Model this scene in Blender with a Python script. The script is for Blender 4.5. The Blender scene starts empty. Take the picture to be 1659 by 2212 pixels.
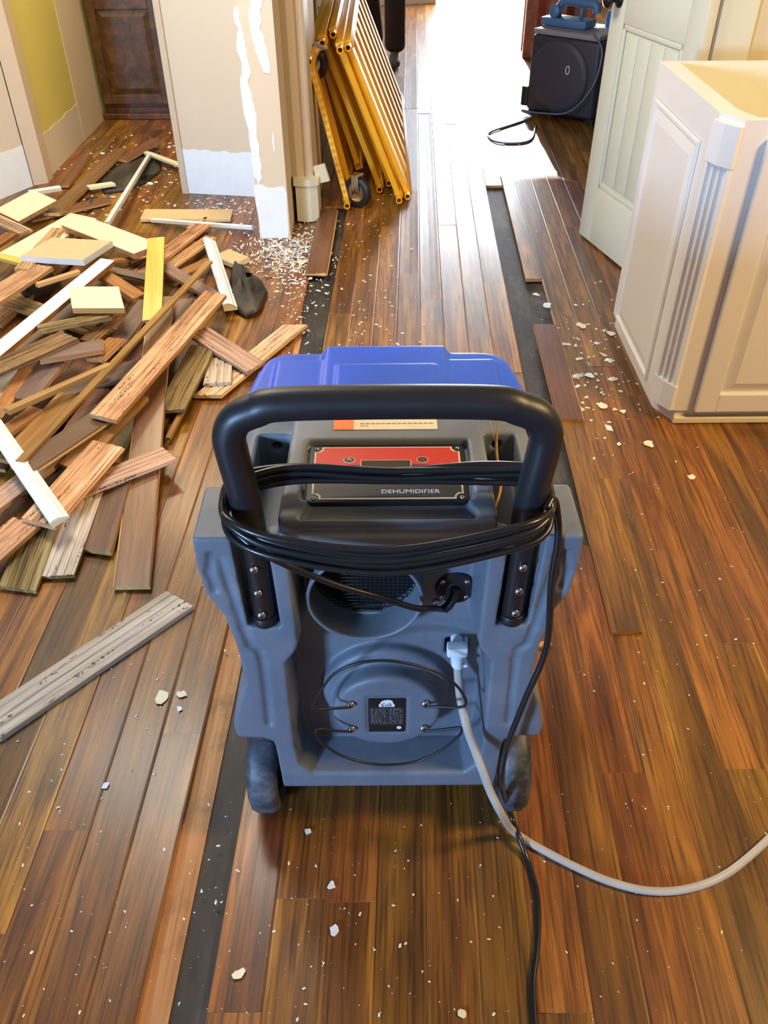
import bpy, bmesh, math, random
import numpy as np
from mathutils import Vector, Matrix, Quaternion

# ------------------------------------------------------------------ camera, world, lights, exposure
S = bpy.context.scene
COL = S.collection
F = 1790.0; TH = math.radians(39.7); HC = 1.40; PH = math.radians(.41)
cam = bpy.data.objects.new('camera', bpy.data.cameras.new('camera')); COL.objects.link(cam)
cam.data.sensor_fit = 'VERTICAL'; cam.data.sensor_height = 24.0; cam.data.lens = 24.0*F/2212.0
cam.data.clip_start = .02
cam.matrix_world = Matrix.Translation((0, 0, HC)) @ Matrix.Rotation(math.pi/2-TH, 4, 'X') @ Matrix.Rotation(-PH, 4, 'Z')
S.camera = cam
S.view_settings.view_transform = 'Standard'; S.view_settings.look = 'None'
S.view_settings.gamma = 1.0; S.view_settings.use_curve_mapping = False
S.view_settings.exposure = 0.35

world = bpy.data.worlds.new('world'); S.world = world; world.use_nodes = True
bg = world.node_tree.nodes['Background']; bg.inputs[0].default_value = (.72, .85, 1, 1); bg.inputs[1].default_value = 2.2

def light(name, kind, loc, target, power, color, sx=1, sy=1):
    l = bpy.data.lights.new(name, kind); o = bpy.data.objects.new(name, l); COL.objects.link(o)
    o.location = loc
    d = Vector(target)-Vector(loc); o.rotation_euler = d.to_track_quat('-Z', 'Y').to_euler()
    l.energy = power; l.color = color
    if kind == 'AREA': l.shape = 'RECTANGLE'; l.size = sx; l.size_y = sy
    return o
sun = light('sun', 'SUN', (1, 14, 5), (1.0, 0, -.45), 14, (1, .96, .9)); sun.data.angle = math.radians(.6)
light('window_light_left', 'AREA', (-2.45, -2.0, 1.25), (0, .9, .4), 165, (.36, .60, 1), .42, .5)
light('fill_light_back', 'AREA', (.9, -2.8, 1.7), (0.5, 1.5, .2), 4, (1, .86, .66), 1.6, 1.2)  # added weak warm fill from behind the camera
light('ceiling_light_warm', 'AREA', (2.3, .6, 2.55), (1.2, 1.7, 0), 85, (1, .66, .30), .6, .6)
light('ceiling_light_hall', 'AREA', (-1.4, 4.9, 2.6), (-1.5, 4.9, 0), 26, (1, .86, .58), .5, .5)
light('fill_light_left', 'AREA', (-.9, 2.6, 2.62), (-.2, 3.6, 0), 88, (1, .90, .77), 1.2, 1.2)  # unseen overhead fill, stands for sky bounce on pile and mid floor
light('door_daylight', 'AREA', (1.02, 9.6, 1.1), (.6, 2, .6), 130, (.86, .92, 1), .9, 2.0)

# ------------------------------------------------------------------ helpers
cT, sT = math.cos(TH), math.sin(TH); cP, sP = math.cos(PH), math.sin(PH)
def ray(px, py):
    a = px-829.5; b = py-1106
    a, b = a*cP-b*sP, a*sP+b*cP
    u = a/F; v = -b/F
    return (u, cT+v*sT, -sT+v*cT)
def P(px, py, z=0.0):
    d = ray(px, py); t = (z-HC)/d[2]; return Vector((d[0]*t, d[1]*t, z))
def PY(px, py, y):
    d = ray(px, py); t = y/d[1]; return Vector((d[0]*t, y, HC+d[2]*t))

def tag(o, label=None, cat=None, group=None, kind=None):
    if label: o['label'] = label
    if cat: o['category'] = cat
    if group: o['group'] = group
    if kind: o['kind'] = kind
    return o
def empty(name, loc=(0, 0, 0), rz=0):
    o = bpy.data.objects.new(name, None); COL.objects.link(o); o.location = loc; o.rotation_euler = (0, 0, rz)
    o.empty_display_size = .05
    return o
def link(name, me, mats, parent=None, smooth=False, mw=None):
    o = bpy.data.objects.new(name, me); COL.objects.link(o)
    if not isinstance(mats, (list, tuple)): mats = [mats]
    for m in mats: me.materials.append(m)
    if parent: o.parent = parent
    if mw is not None: o.matrix_local = mw
    if smooth:
        for p in me.polygons: p.use_smooth = True
    return o
def frombm(name, bm, mats, parent=None, smooth=False, mw=None, auto=None):
    me = bpy.data.meshes.new(name); bmesh.ops.recalc_face_normals(bm, faces=bm.faces[:]); bm.to_mesh(me); bm.free()
    o = link(name, me, mats, parent, smooth or auto is not None, mw)
    if auto is not None:
        try: me.set_sharp_from_angle(angle=math.radians(auto))
        except Exception: pass
    return o
def add_box(bm, c, h, rot=None, bev=0, mi=0, seg=2):
    t = bmesh.new(); bmesh.ops.create_cube(t, size=1)
    for v in t.verts: v.co = Vector((v.co.x*2*h[0], v.co.y*2*h[1], v.co.z*2*h[2]))
    if bev: bmesh.ops.bevel(t, geom=t.edges[:], offset=bev, segments=seg, affect='EDGES', profile=.5)
    M = Matrix.Translation(c) @ (rot.to_4x4() if rot else Matrix())
    for v in t.verts: v.co = M @ v.co
    merge(bm, t, mi)
def merge(bm, t, mi=None):
    vm = {v: bm.verts.new(v.co) for v in t.verts}
    for f in t.faces:
        try:
            g = bm.faces.new([vm[v] for v in f.verts]); g.material_index = f.material_index if mi is None else mi; g.smooth = f.smooth
        except ValueError: pass
    t.free()
def box2(bm, a, b, bev=0, mi=0):
    a = Vector(a); b = Vector(b); add_box(bm, (a+b)/2, ((abs(b.x-a.x))/2, abs(b.y-a.y)/2, abs(b.z-a.z)/2), None, bev, mi)
def smooth_path(pts, n=8, closed=False):
    pts = [Vector(p) for p in pts]; out = []; N = len(pts)
    rng = range(N) if closed else range(N-1)
    for i in rng:
        p0 = pts[(i-1) % N] if (closed or i > 0) else pts[0]*2-pts[1]
        p1 = pts[i]; p2 = pts[(i+1) % N]
        p3 = pts[(i+2) % N] if (closed or i+2 < N) else p2*2-p1
        for k in range(n):
            t = k/n
            out.append(.5*((2*p1)+(p2-p0)*t+(2*p0-5*p1+4*p2-p3)*t*t+(3*p1-p0-3*p2+p3)*t**3))
    if not closed: out.append(pts[-1])
    return out
def add_tube(bm, pts, r, seg=10, closed=False, cap=True, mi=0):
    pts = [Vector(p) for p in pts]; N = len(pts); rs = r if isinstance(r, (list, tuple)) else [r]*N
    rings = []; up = None
    for i, p in enumerate(pts):
        if closed: d = pts[(i+1) % N]-pts[(i-1) % N]
        else: d = pts[min(i+1, N-1)]-pts[max(i-1, 0)]
        d.normalize()
        if up is None: up = d.orthogonal().normalized()
        else:
            up = (up-d*up.dot(d))
            up = up.normalized() if up.length > 1e-6 else d.orthogonal().normalized()
        s2 = d.cross(up)
        rings.append([bm.verts.new(p+(up*math.cos(2*math.pi*k/seg)+s2*math.sin(2*math.pi*k/seg))*rs[i]) for k in range(seg)])
    def bridge(a, b, off=0):
        for k in range(seg):
            f = bm.faces.new((a[k], a[(k+1) % seg], b[(k+1+off) % seg], b[(k+off) % seg])); f.smooth = True; f.material_index = mi
    for i in range(N-1): bridge(rings[i], rings[i+1])
    if closed:
        best = min(range(seg), key=lambda o: (rings[-1][0].co-rings[0][o].co).length)
        bridge(rings[-1], rings[0], best)
    elif cap:
        f = bm.faces.new(rings[0][::-1]); f.material_index = mi
        f = bm.faces.new(rings[-1]); f.material_index = mi
def add_lathe(bm, prof, M=Matrix(), seg=24, mi=0, cap=True):
    """prof = [(r, h)], axis local Z, transformed by M"""
    rings = []
    for r, h in prof:
        rings.append([bm.verts.new(M @ Vector((r*math.cos(2*math.pi*k/seg), r*math.sin(2*math.pi*k/seg), h))) for k in range(seg)])
    for a, b in zip(rings, rings[1:]):
        for k in range(seg):
            f = bm.faces.new((a[k], a[(k+1) % seg], b[(k+1) % seg], b[k])); f.smooth = True; f.material_index = mi
    if cap:
        if prof[0][0] > 1e-5: bm.faces.new(rings[0][::-1]).material_index = mi
        if prof[-1][0] > 1e-5: bm.faces.new(rings[-1]).material_index = mi
def add_prism(bm, poly, z0, z1, M=Matrix(), mi=0):
    a = [bm.verts.new(M @ Vector((x, y, z0))) for x, y in poly]; b = [bm.verts.new(M @ Vector((x, y, z1))) for x, y in poly]
    n = len(poly)
    for i in range(n): bm.faces.new((a[i], a[(i+1) % n], b[(i+1) % n], b[i])).material_index = mi
    bm.faces.new(a[::-1]).material_index = mi; bm.faces.new(b).material_index = mi
RX = lambda a: Matrix.Rotation(math.radians(a), 4, 'X')
RY = lambda a: Matrix.Rotation(math.radians(a), 4, 'Y')
RZ = lambda a: Matrix.Rotation(math.radians(a), 4, 'Z')
T = lambda *a: Matrix.Translation(a)

# ------------------------------------------------------------------ materials
class NT:
    def __init__(s, name):
        s.m = bpy.data.materials.new(name); s.m.use_nodes = True; s.t = s.m.node_tree; s.b = s.t.nodes['Principled BSDF']
    def n(s, typ, **k):
        x = s.t.nodes.new(typ)
        for a, v in k.items(): setattr(x, a, v)
        return x
    def l(s, a, b): s.t.links.new(a, b)
    def math(s, op, a, b=None, clamp=False):
        x = s.n('ShaderNodeMath', operation=op, use_clamp=clamp)
        for i, v in enumerate((a, b)):
            if v is None: continue
            if isinstance(v, (int, float)): x.inputs[i].default_value = v
            else: s.l(v, x.inputs[i])
        return x.outputs[0]
    def noise(s, vec, scale, detail=3, rough=.5, dist=0):
        x = s.n('ShaderNodeTexNoise'); x.inputs['Scale'].default_value = scale; x.inputs['Detail'].default_value = detail
        x.inputs['Roughness'].default_value = rough; x.inputs['Distortion'].default_value = dist
        if vec is not None: s.l(vec, x.inputs['Vector'])
        return x.outputs['Fac']
    def mapping(s, vec, scale=(1, 1, 1), loc=(0, 0, 0)):
        x = s.n('ShaderNodeMapping'); x.inputs['Scale'].default_value = scale; x.inputs['Location'].default_value = loc
        s.l(vec, x.inputs['Vector']); return x.outputs[0]
    def ramp(s, fac, stops, interp='LINEAR'):
        x = s.n('ShaderNodeValToRGB'); e = x.color_ramp.elements; x.color_ramp.interpolation = interp
        while len(e) < len(stops): e.new(.5)
        for k, (p, c) in enumerate(stops): e[k].position = p; e[k].color = (*c, 1) if len(c) == 3 else c
        s.l(fac, x.inputs[0]); return x.outputs['Color']
    def mix(s, fac, a, b, mode='MIX'):
        x = s.n('ShaderNodeMix', data_type='RGBA', blend_type=mode)
        for sock, v in ((0, fac), (6, a), (7, b)):
            if isinstance(v, (int, float)): x.inputs[sock].default_value = v
            elif isinstance(v, (tuple, list)): x.inputs[sock].default_value = (*v, 1)
            else: s.l(v, x.inputs[sock])
        return x.outputs[2]
    def bump(s, h, strength=.3, dist=.002):
        x = s.n('ShaderNodeBump'); x.inputs['Strength'].default_value = strength; x.inputs['Distance'].default_value = dist
        s.l(h, x.inputs['Height']); s.l(x.outputs[0], s.b.inputs['Normal'])
    def col(s, c): s.l(c, s.b.inputs['Base Color'])
    def objv(s):
        return s.n('ShaderNodeTexCoord').outputs['Object']
    def rnd(s): return s.n('ShaderNodeObjectInfo').outputs['Random']

def plain(name, c, rough=.5, metal=0, var=.12, nscale=30, spec=.5, bump=0):
    t = NT(name); v = t.objv(); f = t.noise(v, nscale, 4)
    t.col(t.mix(f, tuple(x*(1-var) for x in c), tuple(min(1, x*(1+var)) for x in c)))
    t.b.inputs['Roughness'].default_value = rough; t.b.inputs['Metallic'].default_value = metal
    t.b.inputs['Specular IOR Level'].default_value = spec
    if bump: t.bump(t.noise(v, 350, 2), bump, .0006)
    return t.m

def wood(name, dark, mid, light, along='X', rough=.6, pores=.6, attr=False, spec=.35, bump=.25, marks=False, dirt=0.0, coat=0):
    t = NT(name)
    if attr:
        a = t.n('ShaderNodeAttribute', attribute_name='gcoord').outputs['Vector']; r = t.n('ShaderNodeAttribute', attribute_name='rnd').outputs['Fac']
    else:
        a = t.objv(); r = t.rnd()
        off = t.n('ShaderNodeCombineXYZ'); t.l(t.math('MULTIPLY', r, 37.), off.inputs[0]); t.l(t.math('MULTIPLY', r, 11.), off.inputs[1])
        ad = t.n('ShaderNodeVectorMath', operation='ADD'); t.l(a, ad.inputs[0]); t.l(off.outputs[0], ad.inputs[1]); a = ad.outputs[0]
    st = (1.1, 14, 14) if along == 'X' else (14, 1.1, 14)
    st2 = (5, 190, 190) if along == 'X' else (190, 5, 190)
    broad = t.noise(t.mapping(a, st), 1.0, 5, .6, .9)
    cn = t.noise(t.mapping(a, (.55, 7.5, 7.5) if along == 'X' else (7.5, .55, 7.5)), 1.0, 1.5, .45, .4)
    wv = t.math('ADD', t.math('MULTIPLY', t.math('SINE', t.math('MULTIPLY', cn, 85.)), .5), .5)
    fine = t.noise(t.mapping(a, st2), 1.0, 3, .6)
    c = t.ramp(broad, [(.28, dark), (.5, mid), (.72, light)])
    w = t.math('MULTIPLY', t.math('MULTIPLY', t.ramp(wv, [(.0, (1, 1, 1)), (.25, (.6, .6, .6)), (.6, (0, 0, 0))]), t.ramp(fine, [(.30, (1, 1, 1)), (.62, (.25, .25, .25))])), pores)
    c = t.mix(w, c, tuple(x*.42 for x in dark))
    p = t.math('MULTIPLY', t.ramp(fine, [(.36, (1, 1, 1)), (.5, (0, 0, 0))]), pores)
    c = t.mix(p, c, tuple(x*.5 for x in dark))
    hsv = t.n('ShaderNodeHueSaturation'); t.l(c, hsv.inputs['Color'])
    t.l(t.math('ADD', t.math('MULTIPLY', r, .55), .72), hsv.inputs['Value'])
    t.l(t.math('ADD', t.math('MULTIPLY', t.math('FRACT', t.math('MULTIPLY', r, 7.3)), .026), .487), hsv.inputs['Hue'])
    c = hsv.outputs[0]
    if dirt:
        d = t.noise(a, 9, 4, .7); c = t.mix(t.math('MULTIPLY', t.ramp(d, [(.52, (0, 0, 0)), (.75, (1, 1, 1))]), dirt), c, (.035, .028, .022))
    if marks:
        m = t.noise(t.mapping(a, (95, 230, 1)), 1, 1, .5); g = t.noise(t.mapping(a, (7, 60, 1)), 1, 1)
        m = t.math('MULTIPLY', t.math('GREATER_THAN', m, .56), t.math('GREATER_THAN', g, .62))
        c = t.mix(t.math('MULTIPLY', m, .8), c, (.04, .025, .02))
    t.col(c)
    t.b.inputs['Roughness'].default_value = rough; t.b.inputs['Specular IOR Level'].default_value = spec
    t.b.inputs['Coat Weight'].default_value = coat; t.b.inputs['Coat Roughness'].default_value = .22
    t.bump(fine, bump, .0008)
    return t

# floor: red-brown to orange oak, polyurethane gloss
tf = wood('floor_oak', (.062, .018, .003), (.200, .076, .009), (.43, .185, .021), along='Y', rough=.42, pores=.62, attr=True, spec=.5, bump=.10, dirt=.25, coat=.28)
M_floor = tf.m
M_lip = wood('floor_edge', (.25, .11, .03), (.38, .18, .055), (.5, .26, .09), along='Y', rough=.7, pores=.2).m
M_felt = NT('felt')
_v = M_felt.objv(); _n = M_felt.noise(M_felt.mapping(_v, (3, .8, 3)), 4, 6, .65)
M_felt.col(M_felt.ramp(_n, [(.3, (.010, .009, .008)), (.52, (.035, .029, .023)), (.75, (.12, .095, .072))]))
M_felt.b.inputs['Roughness'].default_value = .62; M_felt.bump(M_felt.noise(_v, 60, 4), .4, .003); M_felt = M_felt.m
M_ply = wood('subfloor_ply', (.20, .10, .030), (.34, .18, .06), (.5, .29, .11), along='Y', rough=.6, pores=.25, dirt=.6).m

RAW = wood('raw_oak', (.34, .17, .070), (.58, .34, .165), (.76, .50, .28), rough=.75, pores=.75, marks=True, dirt=.4).m
RAWP = wood('raw_pink', (.38, .22, .13), (.60, .39, .26), (.76, .55, .40), rough=.8, pores=.6, marks=True, dirt=.25).m
RAWG = wood('raw_aged', (.12, .065, .022), (.34, .21, .075), (.52, .36, .17), rough=.75, pores=.8, dirt=.7).m
GREY = wood('raw_grey', (.50, .36, .26), (.80, .64, .50), (.95, .82, .68), rough=.85, pores=.4, marks=True, dirt=.22).m
ORG = wood('raw_orange', (.25, .11, .028), (.42, .20, .055), (.56, .30, .10), rough=.65, pores=.35, dirt=.25).m
FIN = wood('finished_oak', (.095, .036, .016), (.165, .070, .034), (.24, .11, .058), rough=.38, pores=.3, spec=.5, coat=.3).m
FIND = wood('finished_dusty', (.12, .072, .05), (.19, .12, .09), (.28, .19, .15), rough=.5, pores=.25, spec=.5, dirt=.1).m
YEL = wood('varnished_gold', (.42, .27, .03), (.60, .42, .07), (.74, .56, .13), rough=.3, pores=.15, spec=.6, coat=.6).m
EDGE = wood('board_edge', (.33, .17, .055), (.5, .28, .11), (.62, .40, .19), rough=.75, pores=.25).m
WHT = plain('white_paint', (.70, .75, .79), .45, var=.08, nscale=12)
CRM = plain('cream_paint', (.74, .68, .48), .5, var=.06, nscale=10)
MDF = plain('mdf', (.58, .43, .24), .8, var=.15, nscale=40)
M_body = NT('grey_plastic')
_v = M_body.objv(); _d = M_body.noise(_v, 7, 5, .65)
M_body.col(M_body.mix(M_body.ramp(_d, [(.35, (0, 0, 0)), (.75, (1, 1, 1))]), (.112, .138, .178), (.190, .212, .245)))
M_body.b.inputs['Roughness'].default_value = .48; M_body.bump(M_body.noise(_v, 700, 2), .12, .0004); M_body = M_body.m
M_blue = plain('blue_plastic', (.012, .085, .66), .40, var=.08, nscale=6, bump=.1)
M_blk = plain('black_plastic', (.012, .012, .014), .4, var=.2)
M_foam = plain('black_foam', (.012, .013, .017), .42, var=.25, nscale=60, bump=.15)
M_cord = plain('black_rubber_cord', (.012, .012, .014), .28, var=.2)
M_tire = NT('dusty_rubber'); _v = M_tire.objv()
M_tire.col(M_tire.ramp(M_tire.noise(M_tire.mapping(_v, (9, 14, 14)), 2.2, 5, .7), [(.35, (.014, .016, .022)), (.5, (.045, .055, .075)), (.68, (.12, .13, .15))])); M_tire.b.inputs['Roughness'].default_value = .5; M_tire = M_tire.m
M_chr = plain('chrome', (.75, .75, .76), .2, 1)
M_steel = plain('zinc_steel', (.55, .52, .48), .35, 1)
M_red = plain('red_panel', (.52, .035, .018), .45, var=.05)
M_pan = plain('dark_panel', (.035, .030, .027), .45)
M_gold = plain('cream_line', (.72, .60, .38), .5)
M_lcd = plain('lcd', (.06, .055, .04), .2)
M_lab = plain('label_black', (.012, .012, .014), .35)
M_lw = plain('label_white', (.8, .8, .8), .5)
M_lg = plain('label_grey', (.22, .22, .22), .5)
M_ory = plain('label_orange', (.85, .20, .03), .5)
M_stk = plain('label_cream', (.72, .64, .45), .5)
M_wplas = plain('white_plastic', (.72, .80, .86), .35)
M_yel = plain('yellow_enamel', (.78, .40, .018), .32, var=.1, nscale=6)
M_ydark = plain('yellow_slot', (.95, .80, .40), .3)
M_dark = plain('matte_black', (.006, .006, .006), .8)  # near-black for screw slots, grille backing, socket and eyes
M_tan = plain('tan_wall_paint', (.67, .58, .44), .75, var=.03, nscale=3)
M_cas = plain('beige_trim_paint', (.60, .50, .37), .5, var=.05, nscale=5)
M_plas = plain('bare_plaster', (.78, .87, .95), .85, var=.07, nscale=14)
M_wallw = plain('wall_cream', (.66, .60, .50), .8, var=.03, nscale=3)
M_tau = plain('taupe_low_bounce', (.24, .215, .18), .85, var=.03, nscale=3)  # dark tone picked for the unseen walls and ceiling to cut bounce light
M_yw2 = plain('pale_yellow_paint', (.68, .60, .40), .75, var=.04, nscale=3)
M_yw = plain('yellow_wall_paint', (.62, .55, .16), .75, var=.04, nscale=3)
M_ceil = plain('ceiling_paint', (.75, .73, .68), .9, var=.02)
M_door = plain('door_paint', (.68, .68, .54), .4, var=.04, nscale=6)
M_cab = plain('cabinet_paint', (.76, .74, .70), .30, var=.03, nscale=5)
M_cabin = plain('cabinet_inside', (.76, .76, .62), .6, var=.05)
M_dw = wood('dark_cabinet_wood', (.05, .020, .007), (.11, .045, .013), (.20, .085, .025), along='Y', rough=.4, pores=.3, spec=.5).m
M_knob = plain('dark_knob', (.02, .018, .02), .35, .6)
M_hose = NT('clear_hose'); M_hose.col(M_hose.mix(M_hose.noise(M_hose.objv(), 20, 3), (.62, .60, .55), (.78, .75, .68)))
M_hose.b.inputs['Roughness'].default_value = .25; M_hose.b.inputs['Transmission Weight'].default_value = .45; M_hose.b.inputs['IOR'].default_value = 1.2; M_hose = M_hose.m

# ------------------------------------------------------------------ floor of planks (real, slightly cupped boards)
SL = .033
def U2X(u, y): return u+SL*y
random.seed(4)
bounds = [-.293+.0845*k for k in range(9)]                       # centre rows between the two torn-out strips
left = [-.400]; 
while left[-1] > -3.2: left.append(left[-1]-.0825)
left = left[::-1]
right = [.467, .533, .617]
while right[-1] < 4.1: right.append(right[-1]+.0825)
rows = [(left[i], left[i+1], 'L') for i in range(len(left)-1)]+[(bounds[i], bounds[i+1], 'C') for i in range(8)]
rows += [(-.400, -.293, 'GL'), (.383, .467, 'GR')]+[(right[i], right[i+1], 'R%d' % i) for i in range(len(right)-1)]
V = []; FA = []; MI = []; G = []; R = []
def plank(u0, u1, y0, y1, lift=0.0, tilt=0.0, cup=.0009, g=.0003, th=.013):
    r = random.random(); ox, oy = random.uniform(0, 50), random.uniform(0, 50)
    ny = max(1, int((y1-y0)/.35)); prof = [0, .04, .2, .5, .8, .96, 1]
    base = len(V); w = u1-u0-2*g
    for j in range(ny+1):
        y = y0+.0002+(y1-y0-.0004)*j/ny
        ring = []
        for s in prof:
            e = (2*s-1)**2
            z = -cup*1.3*(1-e)+tilt*(s-.5)+lift - (.0008 if s in (0, 1) else 0)
            ring.append((u0+g+w*s, y, z))
        ring.append((u1-g, y, lift-th)); ring.append((u0+g, y, lift-th))
        for u, yy, z in ring:
            V.append((U2X(u, yy), yy, z)); G.append((u+ox, yy+oy, z*3)); R.append(r)
    n = 9
    for j in range(ny):
        for k in range(n):
            a = base+j*n+k; b = base+j*n+(k+1) % n
            FA.append((a, b, b+n, a+n)); MI.append(0 if k < 6 else 1)
    FA.append(tuple(base+k for k in range(n))[::-1]); MI.append(1)
    FA.append(tuple(base+ny*n+k for k in range(n))); MI.append(1)
for u0, u1, kd in rows:
    y = -3.0+random.uniform(-.6, 0)
    segs = []
    while y < 10.2:
        L = random.uniform(.6, 1.7); segs.append((max(y, -3), min(y+L, 10.2))); y += L
    if kd == 'GL': segs = [(3.97, 4.6), (4.6, 5.5), (5.5, 6.6), (6.6, 8), (8, 10.2)]
    if kd == 'GR': segs = [(-3, -1), (-1, .1), (.1, .9), (.9, 1.55), (4.25, 5.0), (5.0, 6.1), (6.1, 7.6), (7.6, 10.2)]
    if kd == 'R0': segs = [(-3, -1.2), (-1.2, .2), (.2, 1.25), (1.25, 2.72), (3.12, 4.4), (4.4, 5.3), (5.3, 6.9), (6.9, 10.2)]
    if kd == 'C' : cupv = .0011
    for a, b in segs:
        if b-a < .05: continue
        lift = random.uniform(-.0008, .0012); cup = random.uniform(.0003, .0014) if kd == 'C' else random.uniform(.0001, .0005); tl = random.uniform(-.0010, .0010)*(1 if kd == 'C' else .5)
        if kd == 'R0' and a in (1.25, 3.12): lift = .008
        uu0 = u0
        plank(uu0, u1, a, b, lift, tl, cup)
# the end of a lifted board that hangs over the left gap
me = bpy.data.meshes.new('floor'); me.from_pydata(V, [], FA); me.update()
at = me.attributes.new('gcoord', 'FLOAT_VECTOR', 'POINT'); at.data.foreach_set('vector', np.array(G, dtype=np.float32).ravel())
at = me.attributes.new('rnd', 'FLOAT', 'POINT'); at.data.foreach_set('value', np.array(R, dtype=np.float32))
fo = link('floor', me, [M_floor, M_lip]); me.polygons.foreach_set('material_index', MI)
tag(fo, kind='structure')
bm = bmesh.new(); box2(bm, (-3.2, -3, -.05), (4.1, 10.3, -.0135))
tag(frombm('subfloor', bm, M_felt), kind='structure')
bm = bmesh.new()
add_prism(bm, [(U2X(-.402, -3), -3), (U2X(-.352, -3), -3), (U2X(-.352, 1.2), 1.2), (U2X(-.372, 1.6), 1.6), (U2X(-.378, 2.7), 2.7), (U2X(-.402, 2.9), 2.9)], -.0135, -.0105)
tag(frombm('trim_1', bm, M_ply), kind='structure')

# ------------------------------------------------------------------ walls
def slab(name, poly, z0, z1, m, parent=None):
    bm = bmesh.new(); add_prism(bm, poly, z0, z1); return tag(frombm(name, bm, m, parent), kind=None if parent else 'structure')
CH = 2.7
slab('wall_left_near', [(-3.2, -3), (-2.95, -3), (-2.95, 2.5), (-3.2, 2.5)], 0, CH, M_tau)
slab('wall_left', [(-3.2, 2.5), (-2.95, 2.5), (-2.95, 3.1), (-2.2, 3.45), (-1.765, 4.29), (-1.80, 4.36), (-3.2, 4.36)], 0, CH, M_wallw)
slab('trim_2', [(-1.762, 4.295), (-1.70, 4.335), (-1.70, 4.42), (-1.795, 4.37)], 0, 2.1, M_cas)
slab('wall_left_hall', [(-1.72, 4.42), (-1.72, 6.1), (-3.2, 6.1), (-3.2, 4.37), (-1.80, 4.37)], 0, CH, M_yw)
patchless = slab('wall_left_hall_tan', [(-1.72, 5.08), (-1.716, 5.08), (-1.717, 5.5), (-1.72, 5.5)], 0, CH, M_tan)  # thin tan sheet over the far stretch of the yellow wall
slab('wall_hall_end', [(-1.76, 5.98), (-.4, 5.98), (-.4, 6.1), (-1.76, 6.1)], 0, CH, M_yw)
slab('wall_middle', [(-.965, 4.17), (-.50, 4.09), (-.50, 4.22), (-.965, 4.30)], 0, CH, M_tan)
slab('trim_3', [(-.985, 4.165), (-.955, 4.155), (-.955, 4.32), (-.985, 4.32)], 0, CH, M_cas)
slab('wall_middle_end', [(-.535, 3.575), (-.402, 3.575), (-.402, 4.22), (-.535, 4.22)], 0, CH, M_tan)
slab('wall_left_far', [(-.95, 4.32), (-.86, 4.32), (-.75, 9.7), (-.95, 9.7)], 0, CH, M_tan)
slab('wall_far_left', [(-.95, 9.55), (.56, 9.72), (.56, 9.85), (-.95, 9.8)], 0, CH, M_wallw)
slab('wall_far_right', [(1.5, 9.72), (4.1, 9.72), (4.1, 9.85), (1.5, 9.85)], 0, CH, M_wallw)
slab('wall_far_top', [(.56, 9.72), (1.5, 9.72), (1.5, 9.85), (.56, 9.85)], 2.12, CH, M_wallw)
slab('wall_right', [(1.085, 3.06), (4.1, 3.06), (4.1, 3.18), (1.085, 3.18)], 0, CH, M_yw2)
slab('trim_4', [(1.085, 3.035), (1.20, 3.035), (1.20, 3.06), (1.085, 3.06)], 0, 2.1, M_door)
slab('wall_right_near', [(3.95, -3), (4.1, -3), (4.1, 9.7), (3.95, 9.7)], 0, CH, M_tau)
slab('wall_back', [(-3.2, -3.1), (4.1, -3.1), (4.1, -3.0), (-3.2, -3.0)], 0, CH, M_tau)
slab('ceiling', [(-3.2, -3.1), (4.1, -3.1), (4.1, 9.85), (-3.2, 9.85)], CH, CH+.1, M_tau)
# fluted beige casing with plinth block at the end of the middle wall
bm = bmesh.new()
add_prism(bm, [(-.402, 3.80), (-.375, 3.785), (-.345, 3.795), (-.335, 3.785), (-.315, 3.79), (-.305, 3.80), (-.300, 3.95), (-.402, 3.95)], .19, CH)
tag(frombm('trim_5', bm, M_cas), kind='structure')
pl = bmesh.new()
add_prism(pl, [(-.385, 3.765), (-.352, 3.755), (-.318, 3.755), (-.287, 3.775), (-.287, 3.95), (-.385, 3.95)], .006, .165)
add_prism(pl, [(-.392, 3.757), (-.352, 3.747), (-.316, 3.747), (-.280, 3.768), (-.280, 3.955), (-.392, 3.955)], .165, .195)
tag(frombm('trim_6', pl, M_door), kind='structure')
bm = bmesh.new(); add_box(bm, (-.268, 3.80, .205), (.03, .008, .038), (RZ(-25) @ RY(-18)).to_3x3(), .002)
tag(frombm('trim_7', bm, CRM), kind='structure')
slab('wall_middle_return', [(-.402, 3.95), (-.30, 3.95), (-.30, 4.3), (-.402, 4.3)], 0, CH, M_tan)

# bare plaster where the baseboards were, and where the paint tore off
def patch(name, pts3, parent_n, th=.002, m=M_plas):
    bm = bmesh.new(); n = Vector(parent_n).normalized()
    a = [bm.verts.new(Vector(p)) for p in pts3]; b = [bm.verts.new(Vector(p)+n*th) for p in pts3]; k = len(a)
    for i in range(k): bm.faces.new((a[i], a[(i+1) % k], b[(i+1) % k], b[i]))
    bm.faces.new(b)
    o = frombm(name, bm, m); tag(o, kind='structure'); return o
def jag(a, b, n, amp, seed):
    rr = random.Random(seed); return [(a[0]+(b[0]-a[0])*i/n, a[1]+(b[1]-a[1])*i/n+rr.uniform(-amp, amp)) for i in range(n+1)]
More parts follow.
